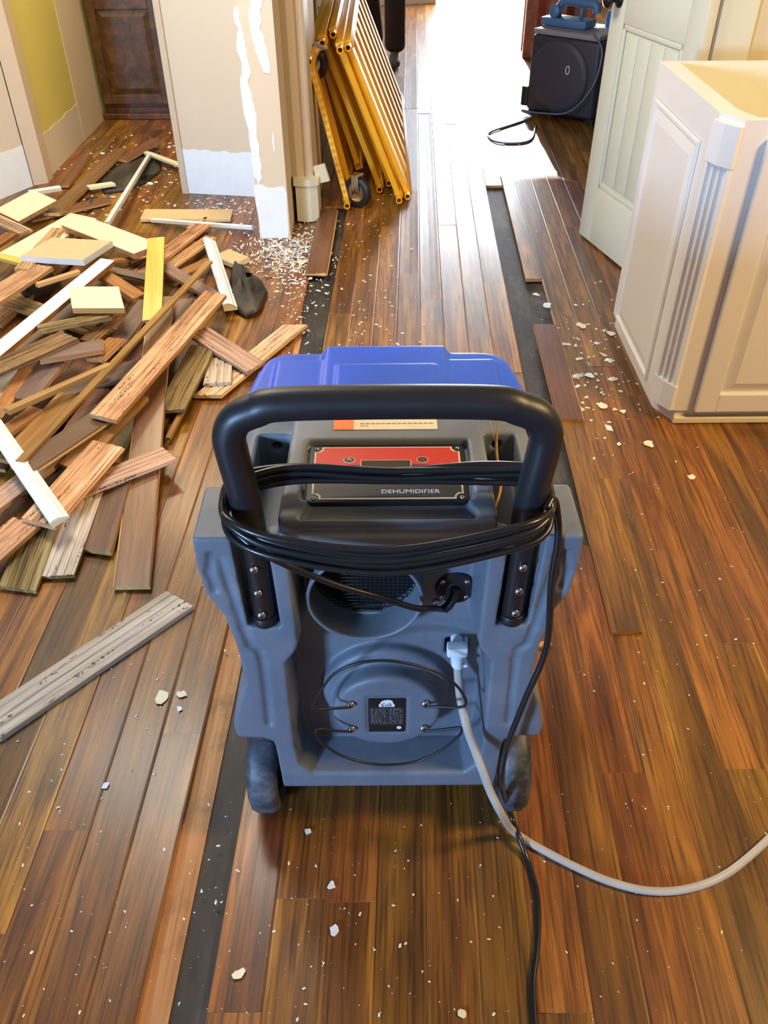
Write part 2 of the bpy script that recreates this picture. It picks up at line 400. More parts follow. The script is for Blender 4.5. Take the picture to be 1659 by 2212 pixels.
# on the middle wall
def onseg(p, q, s, z): return (p[0]+(q[0]-p[0])*s, p[1]+(q[1]-p[1])*s, z)
def band(name, p, q, h, seed, n):
    top = jag((1, h), (0, h), 14, .006, seed); pts = [onseg(p, q, 0, .0), onseg(p, q, 1, .0)]+[onseg(p, q, s, z) for s, z in top]
    return patch(name, pts, n)
band('trim_8', (-.955, 4.168), (-.54, 4.0965), .205, 3, (0, -1, 0))
band('trim_9', (-1.765, 4.29), (-2.2, 3.45), .195, 5, (.87, -.5, 0))
band('trim_10', (-1.72, 5.5), (-1.72, 4.42), .195, 8, (1, 0, 0)).data.materials[0] = M_wallw
def colpatch(name, px):
    return patch(name, [PY(x, y, 3.575) for x, y in px], (0, -1, 0))
rr = random.Random(2)
def rag(L, amp=2.5, k=3):
    out = []
    for i, p in enumerate(L):
        q = L[(i+1) % len(L)]
        for j in range(k):
            out.append((p[0]+(q[0]-p[0])*j/k+rr.uniform(-amp, amp), p[1]+(q[1]-p[1])*j/k+rr.uniform(-amp, amp)))
    return out
colpatch('trim_11', rag([(546, 405), (556, 396), (570, 402), (592, 408), (613, 402), (620, 420), (622, 512), (564, 514)], 2))
colpatch('trim_12', rag([(506, 12), (512, 14), (517, 30), (520, 60), (530, 100), (538, 140), (541, 160), (536, 175), (546, 215), (556, 250), (557, 300), (563, 350), (566, 385), (560, 400), (548, 380), (542, 330), (536, 285), (526, 230), (519, 165), (524, 140), (512, 110), (514, 60), (506, 45)], 2))
colpatch('trim_13', rag([(540, 0), (570, 0), (562, 20), (563, 60), (573, 90), (583, 130), (586, 158), (576, 160), (562, 140), (552, 110), (540, 70), (538, 30)], 2.5))
colpatch('trim_14', rag([(590, 283), (593, 300), (594, 328), (591, 325), (588, 300)], .8, 2))

# ------------------------------------------------------------------ dark cupboard at the end of the left hall
cb = empty('dark_wood_cabinet', (-1.42, 5.74, 0)); tag(cb, 'dark brown wooden base cabinet with raised panel door at the end of the hallway', 'cabinet')
L = lambda a: (a[0]+1.42, a[1]-5.74, a[2])
bm = bmesh.new(); box2(bm, L((-1.70, 5.52, .07)), L((-.98, 5.97, .90)), .004); box2(bm, L((-1.69, 5.53, 0)), L((-.98, 5.97, .07)), .003)
box2(bm, L((-1.715, 5.50, .0)), L((-.975, 5.525, .035)), .006)
frombm('body', bm, M_dw, cb)
def raised_panel(name, x0, x1, z0, z1, y, parent, m, fr=.055, off=(0, 0, 0), axis='Y'):
    bm = bmesh.new()
    X = lambda x, d, z: (x-off[0], y+d-off[1], z-off[2])
    box2(bm, X(x0, 0, z0), X(x0+fr, -.02, z1), .003); box2(bm, X(x1-fr, 0, z0), X(x1, -.02, z1), .003)
    box2(bm, X(x0+fr, 0, z0), X(x1-fr, -.019, z0+fr), .003); box2(bm, X(x0+fr, 0, z1-fr), X(x1-fr, -.019, z1), .003)
    a, b, c, d = x0+fr, x1-fr, z0+fr, z1-fr; g = .006; s = .03
    box2(bm, X(a, 0, c), X(b, -.006, d))
    q1 = [X(a+g, -.006, c+g), X(b-g, -.006, c+g), X(b-g, -.006, d-g), X(a+g, -.006, d-g)]
    q2 = [X(a+g+s, -.017, c+g+s), X(b-g-s, -.017, c+g+s), X(b-g-s, -.017, d-g-s), X(a+g+s, -.017, d-g-s)]
    A = [bm.verts.new(p) for p in q1]; B = [bm.verts.new(p) for p in q2]
    for i in range(4): bm.faces.new((A[i], A[(i+1) % 4], B[(i+1) % 4], B[i]))
    bm.faces.new(B)
    return frombm(name, bm, m, parent)
raised_panel('door', -1.69, -1.285, .09, .64, 5.52, cb, M_dw, .05, (-1.42, 5.74, 0))
raised_panel('drawer', -1.69, -1.285, .66, .83, 5.52, cb, M_dw, .03, (-1.42, 5.74, 0))
raised_panel('door', -1.275, -.99, .09, .64, 5.52, cb, M_dw, .05, (-1.42, 5.74, 0))
bm = bmesh.new(); box2(bm, L((-1.715, 5.47, .90)), L((-.97, 5.975, .935)), .006); frombm('worktop', bm, M_dw, cb)

# ------------------------------------------------------------------ open white cabinet on the right (counter removed)
wc = empty('white_cabinet', (1.3, 2.4, 0)); tag(wc, 'cream white painted base cabinet without countertop, with fluted corner and raised panels', 'cabinet')
O = Vector((1.3, 2.4, 0)); ZT = .855
foot = [(.828, 2.74), (.826, 2.172), (.864, 2.098), (2.0, 2.098), (2.0, 2.74)]
def loc2(p): return (p[0]-O.x, p[1]-O.y)
bm = bmesh.new()
inner = [(.880, 2.718), (.878, 2.20), (.905, 2.122), (1.975, 2.122), (1.975, 2.718)]
a0 = [bm.verts.new((*loc2(p), .045)) for p in foot]; a1 = [bm.verts.new((*loc2(p), ZT)) for p in foot]
b1 = [bm.verts.new((*loc2(p), ZT)) for p in inner]; b0 = [bm.verts.new((*loc2(p), .10)) for p in inner]
for i in range(5):
    j = (i+1) % 5
    for q, mi in (((a0[i], a0[j], a1[j], a1[i]), 0), ((a1[i], a1[j], b1[j], b1[i]), 0), ((b1[i], b1[j], b0[j], b0[i]), 1)):
        bm.faces.new(q).material_index = mi
bm.faces.new(b0).material_index = 1; bm.faces.new(a0[::-1])
body = frombm('body', bm, [M_cab, M_cabin], wc)
bm = bmesh.new()
add_prism(bm, [loc2(p) for p in [(.838, 2.73), (.836, 2.19), (.878, 2.108), (1.99, 2.108), (1.99, 2.73)]], 0, .045); frombm('plinth', bm, M_cab, wc)
bm = bmesh.new(); box2(bm, (.873-O.x, 2.092-O.y, .002), (2.0-O.x, 2.108-O.y, .022), .003); frombm('shoe_molding', bm, CRM, wc)
# side raised panel: frame on plane x=.826 facing -x
def side_panel():
    bm = bmesh.new(); y0, y1, z0, z1 = 2.255, 2.69, .055, .765
    for dpt, ins in ((0, 0), (-.008, .004), (-.008, .010), (-.001, .016), (-.001, .028), (-.009, .034)):
        pass
    lv = [(0, 0), (.007, .004), (.007, .012), (.000, .018), (.000, .022), (.006, .050)]
    rings = []
    for d, i in lv:
        rings.append([bm.verts.new((.826-d-.0006-O.x, y-O.y, z)) for y, z in ((y0+i, z0+i), (y1-i, z0+i), (y1-i, z1-i), (y0+i, z1-i))])
    for A, B in zip(rings, rings[1:]):
        for k in range(4): bm.faces.new((A[k], A[(k+1) % 4], B[(k+1) % 4], B[k]))
    bm.faces.new(rings[-1]); return frombm('side_panel', bm, M_cab, wc)
side_panel()
# fluted corner post on the chamfer
bm = bmesh.new(); p0 = Vector((.826, 2.172, 0)); p1 = Vector((.864, 2.098, 0)); dd = (p1-p0); ln = dd.length; dd.normalize(); nn = Vector((-.88, -.47, 0)).normalized()
poly = []
prof = [(0, 0), (.0, .012), (.008, .012)]
for k in range(3):
    c0 = .008+k*.0215
    for q in range(7):
        an = math.pi*q/6; poly_r = .010
        prof.append((c0+.0115-poly_r*math.cos(an), .012-.009*math.sin(an)))
prof += [(ln, .012), (ln, 0)]
def cp_(s, d): w = p0+dd*s+nn*d; return (w.x-O.x, w.y-O.y)
add_prism(bm, [cp_(s, d) for s, d in prof], .13, .745)
add_prism(bm, [cp_(s, d) for s, d in [(-.003, 0), (-.003, .014), (ln*.5, .02), (ln+.003, .014), (ln+.003, 0)]], .745, ZT-.014)
add_prism(bm, [cp_(s, d) for s, d in [(-.003, 0), (-.003, .014), (ln*.5, .018), (ln+.003, .014), (ln+.003, 0)]], .05, .13)
frombm('corner_post', bm, M_cab, wc)
raised_panel('door', .925, 1.38, .05, .815, 2.0975, wc, M_cab, .06, tuple(O)); raised_panel('door', 1.40, 1.86, .05, .815, 2.0975, wc, M_cab, .06, tuple(O))

# ------------------------------------------------------------------ half open interior door
dr = empty('door_1', (1.066, 3.013, 0)); dv = Vector((.901-1.066, 3.604-3.013, 0)); dr.rotation_euler = (0, 0, math.atan2(dv.y, dv.x)); tag(dr, kind='structure')
W = .613; Td = .035
bm = bmesh.new()
def fr_(x0, x1, z0, z1, y0=0, y1=Td, bev=.002): box2(bm, (x0, y0, z0), (x1, y1, z1), bev)
fr_(0, .10, .008, 2.03); fr_(W-.10, W, .008, 2.03); fr_(.10, W-.10, .008, .235); fr_(.10, W-.10, .83, 1.0); fr_(.10, W-.10, 1.88, 2.03)
for z0, z1 in ((.235, .83), (1.0, 1.88)):
    fr_(.10, W-.10, z0, z1, .014, Td-.012, 0)
    nb = 4; pw = (W-.20-.05)/nb
    for k in range(nb): box2(bm, (.125+k*pw+.002, Td-.016, z0+.03), (.125+(k+1)*pw-.002, Td-.006, z1-.03), .002); box2(bm, (.125+k*pw+.002, .006, z0+.03), (.125+(k+1)*pw-.002, .016, z1-.03), .002)
    for y in (Td-.008, .002):
        fr_(.10, .118, z0, z1, y-.004, y+.006, .004); fr_(W-.118, W-.10, z0, z1, y-.004, y+.006, .004); fr_(.10, W-.10, z0, z0+.02, y-.004, y+.006, .004); fr_(.10, W-.10, z1-.02, z1, y-.004, y+.006, .004)
frombm('door_leaf', bm, M_door, dr, auto=40)
bm = bmesh.new()
for sgn, y in ((1, Td), (-1, 0)):
    add_lathe(bm, [(.028, 0), (.028, .004), (.012, .006), (.010, .03), (.022, .036), (.027, .048), (.024, .058), (.010, .064), (0, .065)], T(W-.05, y, .90) @ RX(-90*sgn), 20)
frombm('door_knob', bm, M_knob, dr)

# ------------------------------------------------------------------ moulded plastic shells: distance fields meshed with surface nets
def nets(fn, lo, hi, h, name, mat, parent):
    xs = [np.arange(lo[i], hi[i]+h, h, dtype=np.float32) for i in range(3)]
    X = xs[0][:, None, None]; Y = xs[1][None, :, None]; Z = xs[2][None, None, :]
    D = fn(X, Y, Z, xs); D = np.broadcast_to(D, (len(xs[0]), len(xs[1]), len(xs[2])))
    n = np.array(D.shape)-1; ins = D < 0
    cnt = np.zeros(n, np.float32); pos = [np.zeros(n, np.float32) for _ in range(3)]
    def sl(o): return tuple(slice(o[i], o[i]+n[i]) for i in range(3))
    for ax in range(3):
        oth = [i for i in range(3) if i != ax]
        for a in (0, 1):
            for b in (0, 1):
                o0 = [0, 0, 0]; o0[oth[0]] = a; o0[oth[1]] = b; o1 = list(o0); o1[ax] = 1
                d0 = D[sl(o0)]; d1 = D[sl(o1)]; m = (d0 < 0) != (d1 < 0)
                t = np.where(m, d0/np.where(m, d0-d1, 1), 0)
                cnt += m; pos[ax] += t
                pos[oth[0]] += a*m; pos[oth[1]] += b*m
    act = cnt > 0; idx = -np.ones(n, np.int64); idx[act] = np.arange(act.sum())
    ii = np.argwhere(act); c = cnt[act]
    verts = np.stack([(ii[:, k]+pos[k][act]/c)*h+lo[k] for k in range(3)], 1)
    faces = []
    for ax in range(3):
        u, v = [(1, 2), (2, 0), (0, 1)][ax]
        a0 = [slice(None)]*3; a1 = [slice(None)]*3; a0[ax] = slice(0, -1); a1[ax] = slice(1, None)
        s0 = ins[tuple(a0)]; s1 = ins[tuple(a1)]; m = s0 != s1
        e = np.argwhere(m); fl = s0[m]
        ok = (e[:, u] > 0) & (e[:, v] > 0) & (e[:, u] < n[u]) & (e[:, v] < n[v]) ; e = e[ok]; fl = fl[ok]
        def g(du, dv):
            q = e.copy(); q[:, u] -= du; q[:, v] -= dv; return idx[q[:, 0], q[:, 1], q[:, 2]]
        q = np.stack([g(1, 1), g(0, 1), g(0, 0), g(1, 0)], 1)
        q[~fl] = q[~fl][:, ::-1]; faces.append(q)
    fc = np.concatenate(faces); fc = fc[(fc >= 0).all(1)]
    me = bpy.data.meshes.new(name); me.vertices.add(len(verts)); me.vertices.foreach_set('co', verts.astype(np.float32).ravel())
    me.loops.add(len(fc)*4); me.loops.foreach_set('vertex_index', fc.astype(np.int32).ravel())
    me.polygons.add(len(fc)); me.polygons.foreach_set('loop_start', np.arange(0, len(fc)*4, 4, dtype=np.int32))
    me.polygons.foreach_set('use_smooth', np.ones(len(fc), bool)); me.update(calc_edges=True); me.validate()
    return link(name, me, mat, parent)
def sbox(X, Y, Z, a, b, r=0.0):
    c = [(p+q)/2 for p, q in zip(a, b)]; hh = [abs(q-p)/2-r for p, q in zip(a, b)]
    qx = np.abs(X-c[0])-hh[0]; qy = np.abs(Y-c[1])-hh[1]; qz = np.abs(Z-c[2])-hh[2]
    return np.sqrt(np.maximum(qx, 0)**2+np.maximum(qy, 0)**2+np.maximum(qz, 0)**2)+np.minimum(np.maximum(np.maximum(qx, qy), qz), 0)-r
def scylY(X, Y, Z, cx, cz, r, y0, y1, rd=0.0):
    d = np.sqrt((X-cx)**2+(Z-cz)**2)-(r-rd); e = np.abs(Y-(y0+y1)/2)-(abs(y1-y0)/2-rd)
    return np.sqrt(np.maximum(d, 0)**2+np.maximum(e, 0)**2)+np.minimum(np.maximum(d, e), 0)-rd
def scylX(X, Y, Z, cy, cz, r, x0, x1):
    return np.maximum(np.sqrt((Y-cy)**2+(Z-cz)**2)-r, np.abs(X-(x0+x1)/2)-abs(x1-x0)/2)
def spoly(X2, Z2, poly):
    """signed distance to a closed 2D polygon on a grid"""
    d = np.full(np.broadcast(X2, Z2).shape, 1e9, np.float32); sgn = np.ones_like(d); n = len(poly)
    for i in range(n):
        ax, az = poly[i]; bx, bz = poly[i-1]; ex, ez = bx-ax, bz-az
        wx, wz = X2-ax, Z2-az; t = np.clip((wx*ex+wz*ez)/(ex*ex+ez*ez), 0, 1)
        d = np.minimum(d, (wx-ex*t)**2+(wz-ez*t)**2)
        c1 = Z2 >= az; c2 = Z2 < bz; c3 = ex*wz > ez*wx
        flip = (c1 & c2 & c3) | (~c1 & ~c2 & ~c3); sgn = np.where(flip, -sgn, sgn)
    return sgn*np.sqrt(d)
def sextr(P2, Y, y0, y1, r=0.0):
    d = P2[:, None, :]+r; e = np.abs(Y-(y0+y1)/2)-(abs(y1-y0)/2-r)
    return np.sqrt(np.maximum(d, 0)**2+np.maximum(e, 0)**2)+np.minimum(np.maximum(d, e), 0)-r
def smin(a, b, k): h = np.maximum(k-np.abs(a-b), 0)/k; return np.minimum(a, b)-h*h*k/4
def smax(a, b, k): return -smin(-a, -b, k)
def sseg(X, Y, Z, a, b, r):
    e = [b[i]-a[i] for i in range(3)]; L2 = sum(x*x for x in e)
    t = np.clip(((X-a[0])*e[0]+(Y-a[1])*e[1]+(Z-a[2])*e[2])/L2, 0, 1)
    return np.sqrt((X-a[0]-e[0]*t)**2+(Y-a[1]-e[1]*t)**2+(Z-a[2]-e[2]*t)**2)-r

# ------------------------------------------------------------------ the dehumidifier (local: x right, y away from the camera, z up; y=0 is its back face)
dh = empty('dehumidifier', (.005, .80, 0)); tag(dh, 'large blue and grey dehumidifier on wheels with black handle and wrapped cord', 'dehumidifier')
def mir(p): return p+[(-x, z) for x, z in p[::-1]]
polyF = mir([(.183, .118), (.189, .250), (.205, .262), (.244, .264), (.247, .285), (.236, .345), (.217, .40), (.220, .48), (.231, .550), (.249, .59), (.2545, .640), (.253, .700)])
polyR = mir([(.132, .655), (.130, .490), (.136, .470), (.152, .445), (.154, .24), (.150, .185), (.128, .158)])
DX, DZ, DR = -.033, .553, .0840
BX, BZ = -.003, .300
def fbody(X, Y, Z, xs):
    X2 = xs[0][:, None]; Z2 = xs[2][None, :]
    pf = spoly(X2, Z2, polyF); pr_ = spoly(X2, Z2, polyR)
    fr = np.maximum(sextr(pf, Y, 0, .11, .005), Z-.693)
    zz = np.clip((Z-.42)/.2, 0, 1); sc = 1/(1+.10*zz*(1-Y*3.0))
    core = sbox(X*sc, Y, Z, (-.215, .04, .10), (.215, .478, .690), .028)
    d = smin(fr, core, .012)
    # fender over the wheels
    d = smin(d, sbox(X, Y, Z, (-.243, .01, .262), (.243, .20, .30), .012), .02)
    # recess in the back, deeper towards the left
    rec = sextr(pr_+np.float32(0), Y, -.05, .080, .0)+np.clip(Y, 0, 1)*.10
    d = smax(d, -rec, .007)
    # wheel wells and lower cut
    d = smax(d, -sbox(np.abs(X), Y, Z, (.187, -.05, -.1), (.40, .215, .252), .02), .008)
    d = smax(d, -sbox(X, Y, Z, (-.5, .14, -.1), (.5, .6, .085), .01), .01)
    # channels for the handle tubes
    aX = np.abs(X)
    ch = sbox(aX-(Z-.53)*.03, Y, Z, (.153, -.05, .524), (.199, .036, .80), .004)
    d = smax(d, -ch, .004)
    # moulded grooves beside the channels
    for a, b in (((.222, -.004, .655), (.206, -.004, .52)), ((.206, -.004, .52), (.200, -.004, .485)), ((.200, -.004, .485), (.188, -.004, .470)), ((.188, -.004, .470), (.186, -.004, .45)), ((.186, -.004, .45), (.190, -.004, .30)), ((.222, -.004, .655), (.232, -.004, .662)), ((.232, -.004, .662), (.240, -.004, .63)), ((.240, -.004, .63), (.236, -.004, .60))):
        d = smax(d, -sseg(aX, Y, Z, a, b, .0085), .003)
    # boss with the rating label
    d = smin(d, scylY(X, Y, Z, BX, BZ+.008, .104, .050, .11, .012), .008)
    d = smin(d, scylY(X, Y, Z, BX, BZ, .0865, .018, .11, .009), .008)
    d = smax(d, -sbox(X, Y, Z, (-.036, -.02, BZ-.052), (.030, .0205, BZ+.042), .002), .003)
    # air outlet ring
    d = smin(d, scylY(X, Y, Z, DX, DZ, DR, .022, .11, .003), .004)
    d = smax(d, -scylY(X, Y, Z, DX, DZ, DR-.006, -.05, .17, .0), .003)
    # drain socket
    d = smax(d, -sbox(X, Y, Z, (.090, .0, .382), (.128, .115, .418), .003), .003)
    # top: valleys beside the control box
    d = smax(d, -sbox(aX, Y, Z, (.145, .030, .630), (.193, .240, .80), .006), .007)
    d = smax(d, -sseg(aX, Y, Z, (.168, .225, .668), (.168, .27, .668), .0080), .003)
    # raised control box, its top rising away from the camera
    zt = .727+.09*Y
    cb_ = smax(sbox(aX+.03*Y, Y, Z, (-.15, .0, .66), (.1405, .262, .90), .006), (Z-zt)*.99, .008)
    cb_ = smax(cb_, -(Y-(.0-(Z-.70)*.35+.002)), .006)
    d = smin(d, cb_, .010)
    pk = smax(sbox(X, Y, Z, (-.112, .034, .6), (.112, .153, .90), .006), -(Z-(zt-.013)), .004)
    d = smax(d, -pk, .004)
    sl_ = np.maximum(np.maximum(aX-(.096+(.05-Y)*.35), Y-.05), -(Y-.004)); sl_ = np.maximum(sl_, -(Z-(.712+.0+Y*.08)))
    d = smax(d, -sl_, .005)
    return d
nets(fbody, (-.262, -.012, .085), (.262, .49, .79), .0032, 'body', M_body, dh)
def flid(X, Y, Z, xs):
    X2 = xs[0][:, None]; Z2 = xs[2][None, :]
    q = sbox(np.abs(X)+.15*(Y-.30), Y, Z, (-.30, .292, .585), (.234, .484, .697), .012)
    pl2 = np.sqrt(np.maximum(np.abs(X)-.155, 0)**2+np.maximum(Y-.425, 0)**2)-.056
    q = smax(q, np.where((np.abs(X) > .155) & (Y > .425), pl2, -1), .006)
    q = smin(q, sbox(X, Y, Z, (-.104, .292, .60), (.104, .487, .7075), .006), .012)
    q = smin(q, sbox(X, Y, Z, (-.185, .292, .60), (.185, .445, .7040), .005), .004)
    q = smin(q, sbox(X, Y, Z, (-.082, .292, .60), (.082, .418, .7110), .004), .004)
    q = smax(q, -sbox(np.abs(X)+.15*(Y-.30), Y, Z, (-.3, .25, .3), (.222, .472, .688), .006), .004)
    return q
nets(flid, (-.246, .28, .57), (.246, .50, .722), .0032, 'lid', M_blue, dh)

# control panel
pn = bmesh.new(); TP = T(0, .0945, .7285-.006) @ RX(5.1)
def rrect(w, h, r, n=5):
    out = []
    for cx, cy, a in ((w-r, h-r, 0), (-w+r, h-r, 90), (-w+r, -h+r, 180), (w-r, -h+r, 270)):
        for k in range(n+1): t = math.radians(a+90*k/n); out.append((cx+r*math.cos(t), cy+r*math.sin(t)))
    return out
def notched(w, h, n):
    return [(w-n, h), (-w+n, h), (-w+n, h-n*.5), (-w+n*.5, h-n), (-w, h-n), (-w, -h+n), (-w+n*.5, -h+n), (-w+n, -h+n*.5), (-w+n, -h), (w-n, -h), (w-n, -h+n*.5), (w-n*.5, -h+n), (w, -h+n), (w, h-n), (w-n*.5, h-n), (w-n, h-n*.5)]
def nfill(bm, poly, z, M, mi=0):
    f = bm.faces.new([bm.verts.new(M @ Vector((x, y, z))) for x, y in poly]); f.material_index = mi
    r = bmesh.ops.triangulate(bm, faces=[f]); return f
add_prism(pn, rrect(.106, .0575, .008), -.004, .0045, TP); cp = frombm('control_panel', pn, M_blk, dh)
bm = bmesh.new(); add_prism(bm, notched(.100, .0520, .010), .0045, .0052, TP); frombm('trim_line', bm, M_gold, cp)
bm = bmesh.new(); pts = [(x*.975, y*.955) for x, y in notched(.100, .0520, .010)]
add_prism(bm, [(x, y) for x, y in pts], .0052, .0056, TP); frombm('panel_face', bm, M_pan, cp)
bm = bmesh.new(); tp = [(x, max(y, .012)) for x, y in pts if y > 0 or True]
tp = [(.0875, .0497), (-.0875, .0497), (-.0875, .0449), (-.0925, .0405), (-.0975, .0405), (-.0975, .014), (.0975, .014), (.0975, .0405), (.0925, .0405), (.0875, .0449)]
add_prism(bm, tp, .0056, .0060, TP); frombm('red_field', bm, M_red, cp)
bm = bmesh.new(); add_prism(bm, rrect(.0345, .0115, .001), .0060, .0064, TP @ T(-.002, .012, 0)); frombm('display_frame', bm, M_gold, cp)
bm = bmesh.new(); add_prism(bm, rrect(.0335, .0105, .001), .0064, .0067, TP @ T(-.002, .012, 0)); frombm('display', bm, M_lcd, cp)
for x, y in ((-.052, .024), (.048, .024), (-.052, -.005), (.048, -.005)):
    bm = bmesh.new(); add_prism(bm, [(.0082*math.cos(k*.393), .0062*math.sin(k*.393)) for k in range(16)], .0060, .0063, TP @ T(x, y, 0), 0)
    add_prism(bm, [(.0072*math.cos(k*.393), .0053*math.sin(k*.393)) for k in range(16)], .0063, .0066, TP @ T(x, y, 0), 1)
    if x < 0:
        for q, w_ in (((-.003, -.001), (0, .003)), ((.003, -.001), (0, .003))):
            a, b = Vector((*q, .0068)), Vector((*w_, .0068)); add_tube(bm, [TP @ T(x, y, 0) @ a, TP @ T(x, y, 0) @ b], .0005, 6, mi=2)
    else:
        add_tube(bm, [TP @ T(x, y, 0) @ Vector((.0025*math.sin(.6+k*.5), .0025*math.cos(.6+k*.5), .0068)) for k in range(11)], .00035, 6, mi=3)
    frombm('button', bm, [M_gold, M_pan, M_lw, M_red], cp)
def screw(M, r, parent, name='screw'):
    bm = bmesh.new(); add_lathe(bm, [(r, 0), (r, r*.25), (r*.8, r*.55), (r*.45, r*.75), (0, r*.8)], M, 14)
    for a in (0, 90): add_box(bm, M @ Vector((0, 0, r*.72)), (r*.55, r*.10, r*.10), (M @ RZ(a)).to_3x3().normalized(), 0, 1)
    return frombm(name, bm, [M_chr, M_dark], parent, auto=50)
for x in (-.0975, .0975):
    for y in (-.0495, .0495): screw(TP @ T(x, y, .0045), .0032, cp)
def text(s, size, M, mat, parent, name, align='CENTER', bold=0.0, sx=1.0):
    c = bpy.data.curves.new(name, 'FONT'); c.body = s; c.size = size; c.align_x = align; c.align_y = 'CENTER'; c.extrude = .0002; c.offset = bold
    o = bpy.data.objects.new(name, c); COL.objects.link(o); bpy.context.view_layer.update()
    me = bpy.data.meshes.new_from_object(o.evaluated_get(bpy.context.evaluated_depsgraph_get())); bpy.data.objects.remove(o)
    me.transform(M @ Matrix.Diagonal((sx, 1, 1, 1))); me.name = name
    return link(name, me, mat, parent)
text('DEHUMIDIFIER', .0095, TP @ T(.030, -.039, .0059), M_lw, cp, 'lettering', sx=1.25)
# warning sticker on the box top
bm = bmesh.new(); ST = T(-.002, .187, .7442) @ RX(5.1)
add_prism(bm, rrect(.0735, .014, .002), 0, .0006, ST, 0); st = frombm('sticker', bm, M_stk, dh)
bm = bmesh.new(); add_prism(bm, [(-.0735, -.014), (-.045, -.014), (-.045, .014), (-.0735, .014)], .0006, .0009, ST, 0); frombm('orange_field', bm, M_ory, st)
bm = bmesh.new()
for k in range(14):
    add_prism(bm, [(-.036+k*.0075, -.002), (-.030+k*.0075, -.002), (-.030+k*.0075, .000), (-.036+k*.0075, .000)], .0006, .0009, ST)
add_prism(bm, [(-.036, -.0065), (-.024, -.0065), (-.024, -.0055), (-.036, -.0055)], .0006, .0009, ST)
frombm('print', bm, M_lg, st)

# handle
hp = [(-.175, .014, .532), (-.177, .014, .66), (-.180, .012, .75), (-.1865, .010, .822), (-.1865, .0095, .848), (-.175, .009, .870), (-.152, .0085, .882), (-.12, .008, .8905), (0, .008, .8925)]
hp = hp+[(-x, y, z) for x, y, z in hp[:-1][::-1]]
hs = smooth_path(hp, 8)
bm = bmesh.new(); add_tube(bm, hs, .0155, 20); hd = frombm('handle', bm, M_blk, dh)
bm = bmesh.new(); gp = [p for p in hs if p.z > .665]; rr_ = [.0202]*len(gp); rr_[0] = rr_[-1] = .0185
add_tube(bm, gp, rr_, 24); frombm('foam_grip', bm, M_foam, hd)
for s in (-1, 1):
    bm = bmesh.new(); add_lathe(bm, [(.0168, 0), (.0172, .002), (.0172, .014), (.0160, .0155)], T(.1755*s, .014, .524), 20); frombm('end_cap', bm, M_blk, hd)
    for z, x in ((.553, .1768), (.596, .1775), (.640, .1785)): screw(T(x*s, -.002, z) @ RX(90), .0062, hd)

# outlet grille deep inside the ring
bm = bmesh.new(); yg = .076; rg = DR-.0075
gz0 = DZ-.073
for k in range(-12, 13):
    x = k*.0068; 
    if abs(x) < rg:
        hh = math.sqrt(rg*rg-x*x)
        if DZ+hh > gz0: add_tube(bm, [(DX+x, yg, max(gz0, DZ-hh)), (DX+x, yg, DZ+hh)], .0007, 5)
for k in range(0, 22):
    z = gz0+k*.0068
    if abs(z-DZ) < rg: hh = math.sqrt(rg*rg-(z-DZ)**2); add_tube(bm, [(DX-hh, yg, z), (DX+hh, yg, z)], .0007, 5)
gr_ = frombm('outlet_grille', bm, M_blk, dh)
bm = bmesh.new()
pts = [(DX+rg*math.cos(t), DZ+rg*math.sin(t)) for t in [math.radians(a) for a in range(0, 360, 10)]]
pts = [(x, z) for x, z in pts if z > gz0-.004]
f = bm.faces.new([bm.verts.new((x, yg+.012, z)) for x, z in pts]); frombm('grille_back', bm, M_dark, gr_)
bm = bmesh.new(); box2(bm, (DX-rg, yg-.005, gz0-.010), (DX+rg, yg+.02, gz0-.001), .002); frombm('grille_sill', bm, M_body, gr_)

# power cord plate, its screws and strain relief
PX_, PZ_ = .100, .530; yb = .0735
bm = bmesh.new(); add_lathe(bm, [(.030, 0), (.0305, .003), (.028, .006), (.014, .0065), (.012, .0085), (0, .009)], T(PX_, yb, PZ_) @ RX(90), 28); pp = frombm('cord_plate', bm, M_blk, dh, auto=40)
for a, b in ((-.020, .016), (.016, .016), (-.020, -.015), (.016, -.015)): screw(T(PX_+a, yb-.006, PZ_+b) @ RX(90), .0042, pp)
bm = bmesh.new(); sr = [Vector((PX_-.001, yb-.008, PZ_+.004)), Vector((PX_-.004, yb-.018, PZ_-.004)), Vector((PX_-.010, yb-.024, PZ_-.013)), Vector((PX_-.018, yb-.026, PZ_-.021))]
sp = smooth_path(sr, 6); add_tube(bm, sp, [.0075 if k % 2 else .0062 for k in range(len(sp))], 12); frombm('strain_relief', bm, M_blk, pp)
for x, z in ((-.122, .52), (.072, .50), (.066, .620)): screw(T(x, yb-.002, z) @ RX(90), .0055, dh)

# rating label on the boss with a white bear mark
LB = T(-.003, .0188, BZ-.005) @ RX(90)
bm = bmesh.new(); LB = LB @ Matrix.Diagonal((1, 1.22, 1, 1)); add_prism(bm, [(-.0295, -.036), (.0295, -.036), (.0295, .034), (-.0295, .034)], 0, .0006, LB); lb = frombm('rating_label', bm, M_lab, dh)
bm = bmesh.new()
bear = [(-.0105, .0235), (-.0100, .0270), (-.0075, .0300), (-.0040, .0318), (.0010, .0326), (.0060, .0322), (.0088, .0305), (.0100, .0275), (.0108, .0235), (.0072, .0235), (.0062, .0255), (.0035, .0255), (.0026, .0235), (-.0022, .0235), (-.0032, .0255), (-.0058, .0252), (-.0066, .0235)]
f = bm.faces.new([bm.verts.new(LB @ Vector((x, y, .0008))) for x, y in bear]); bmesh.ops.triangulate(bm, faces=[f])
add_prism(bm, [(-.0125, .0180), (.0125, .0180), (.0125, .0238), (-.0125, .0238)], .0006, .0008, LB)
frombm('bear_mark', bm, M_lw, lb)
text('B-AIR', .0062, LB @ T(0, .0209, .0009), M_lab, lb, 'lettering', sx=1.15)
bm = bmesh.new(); rr = random.Random(9)
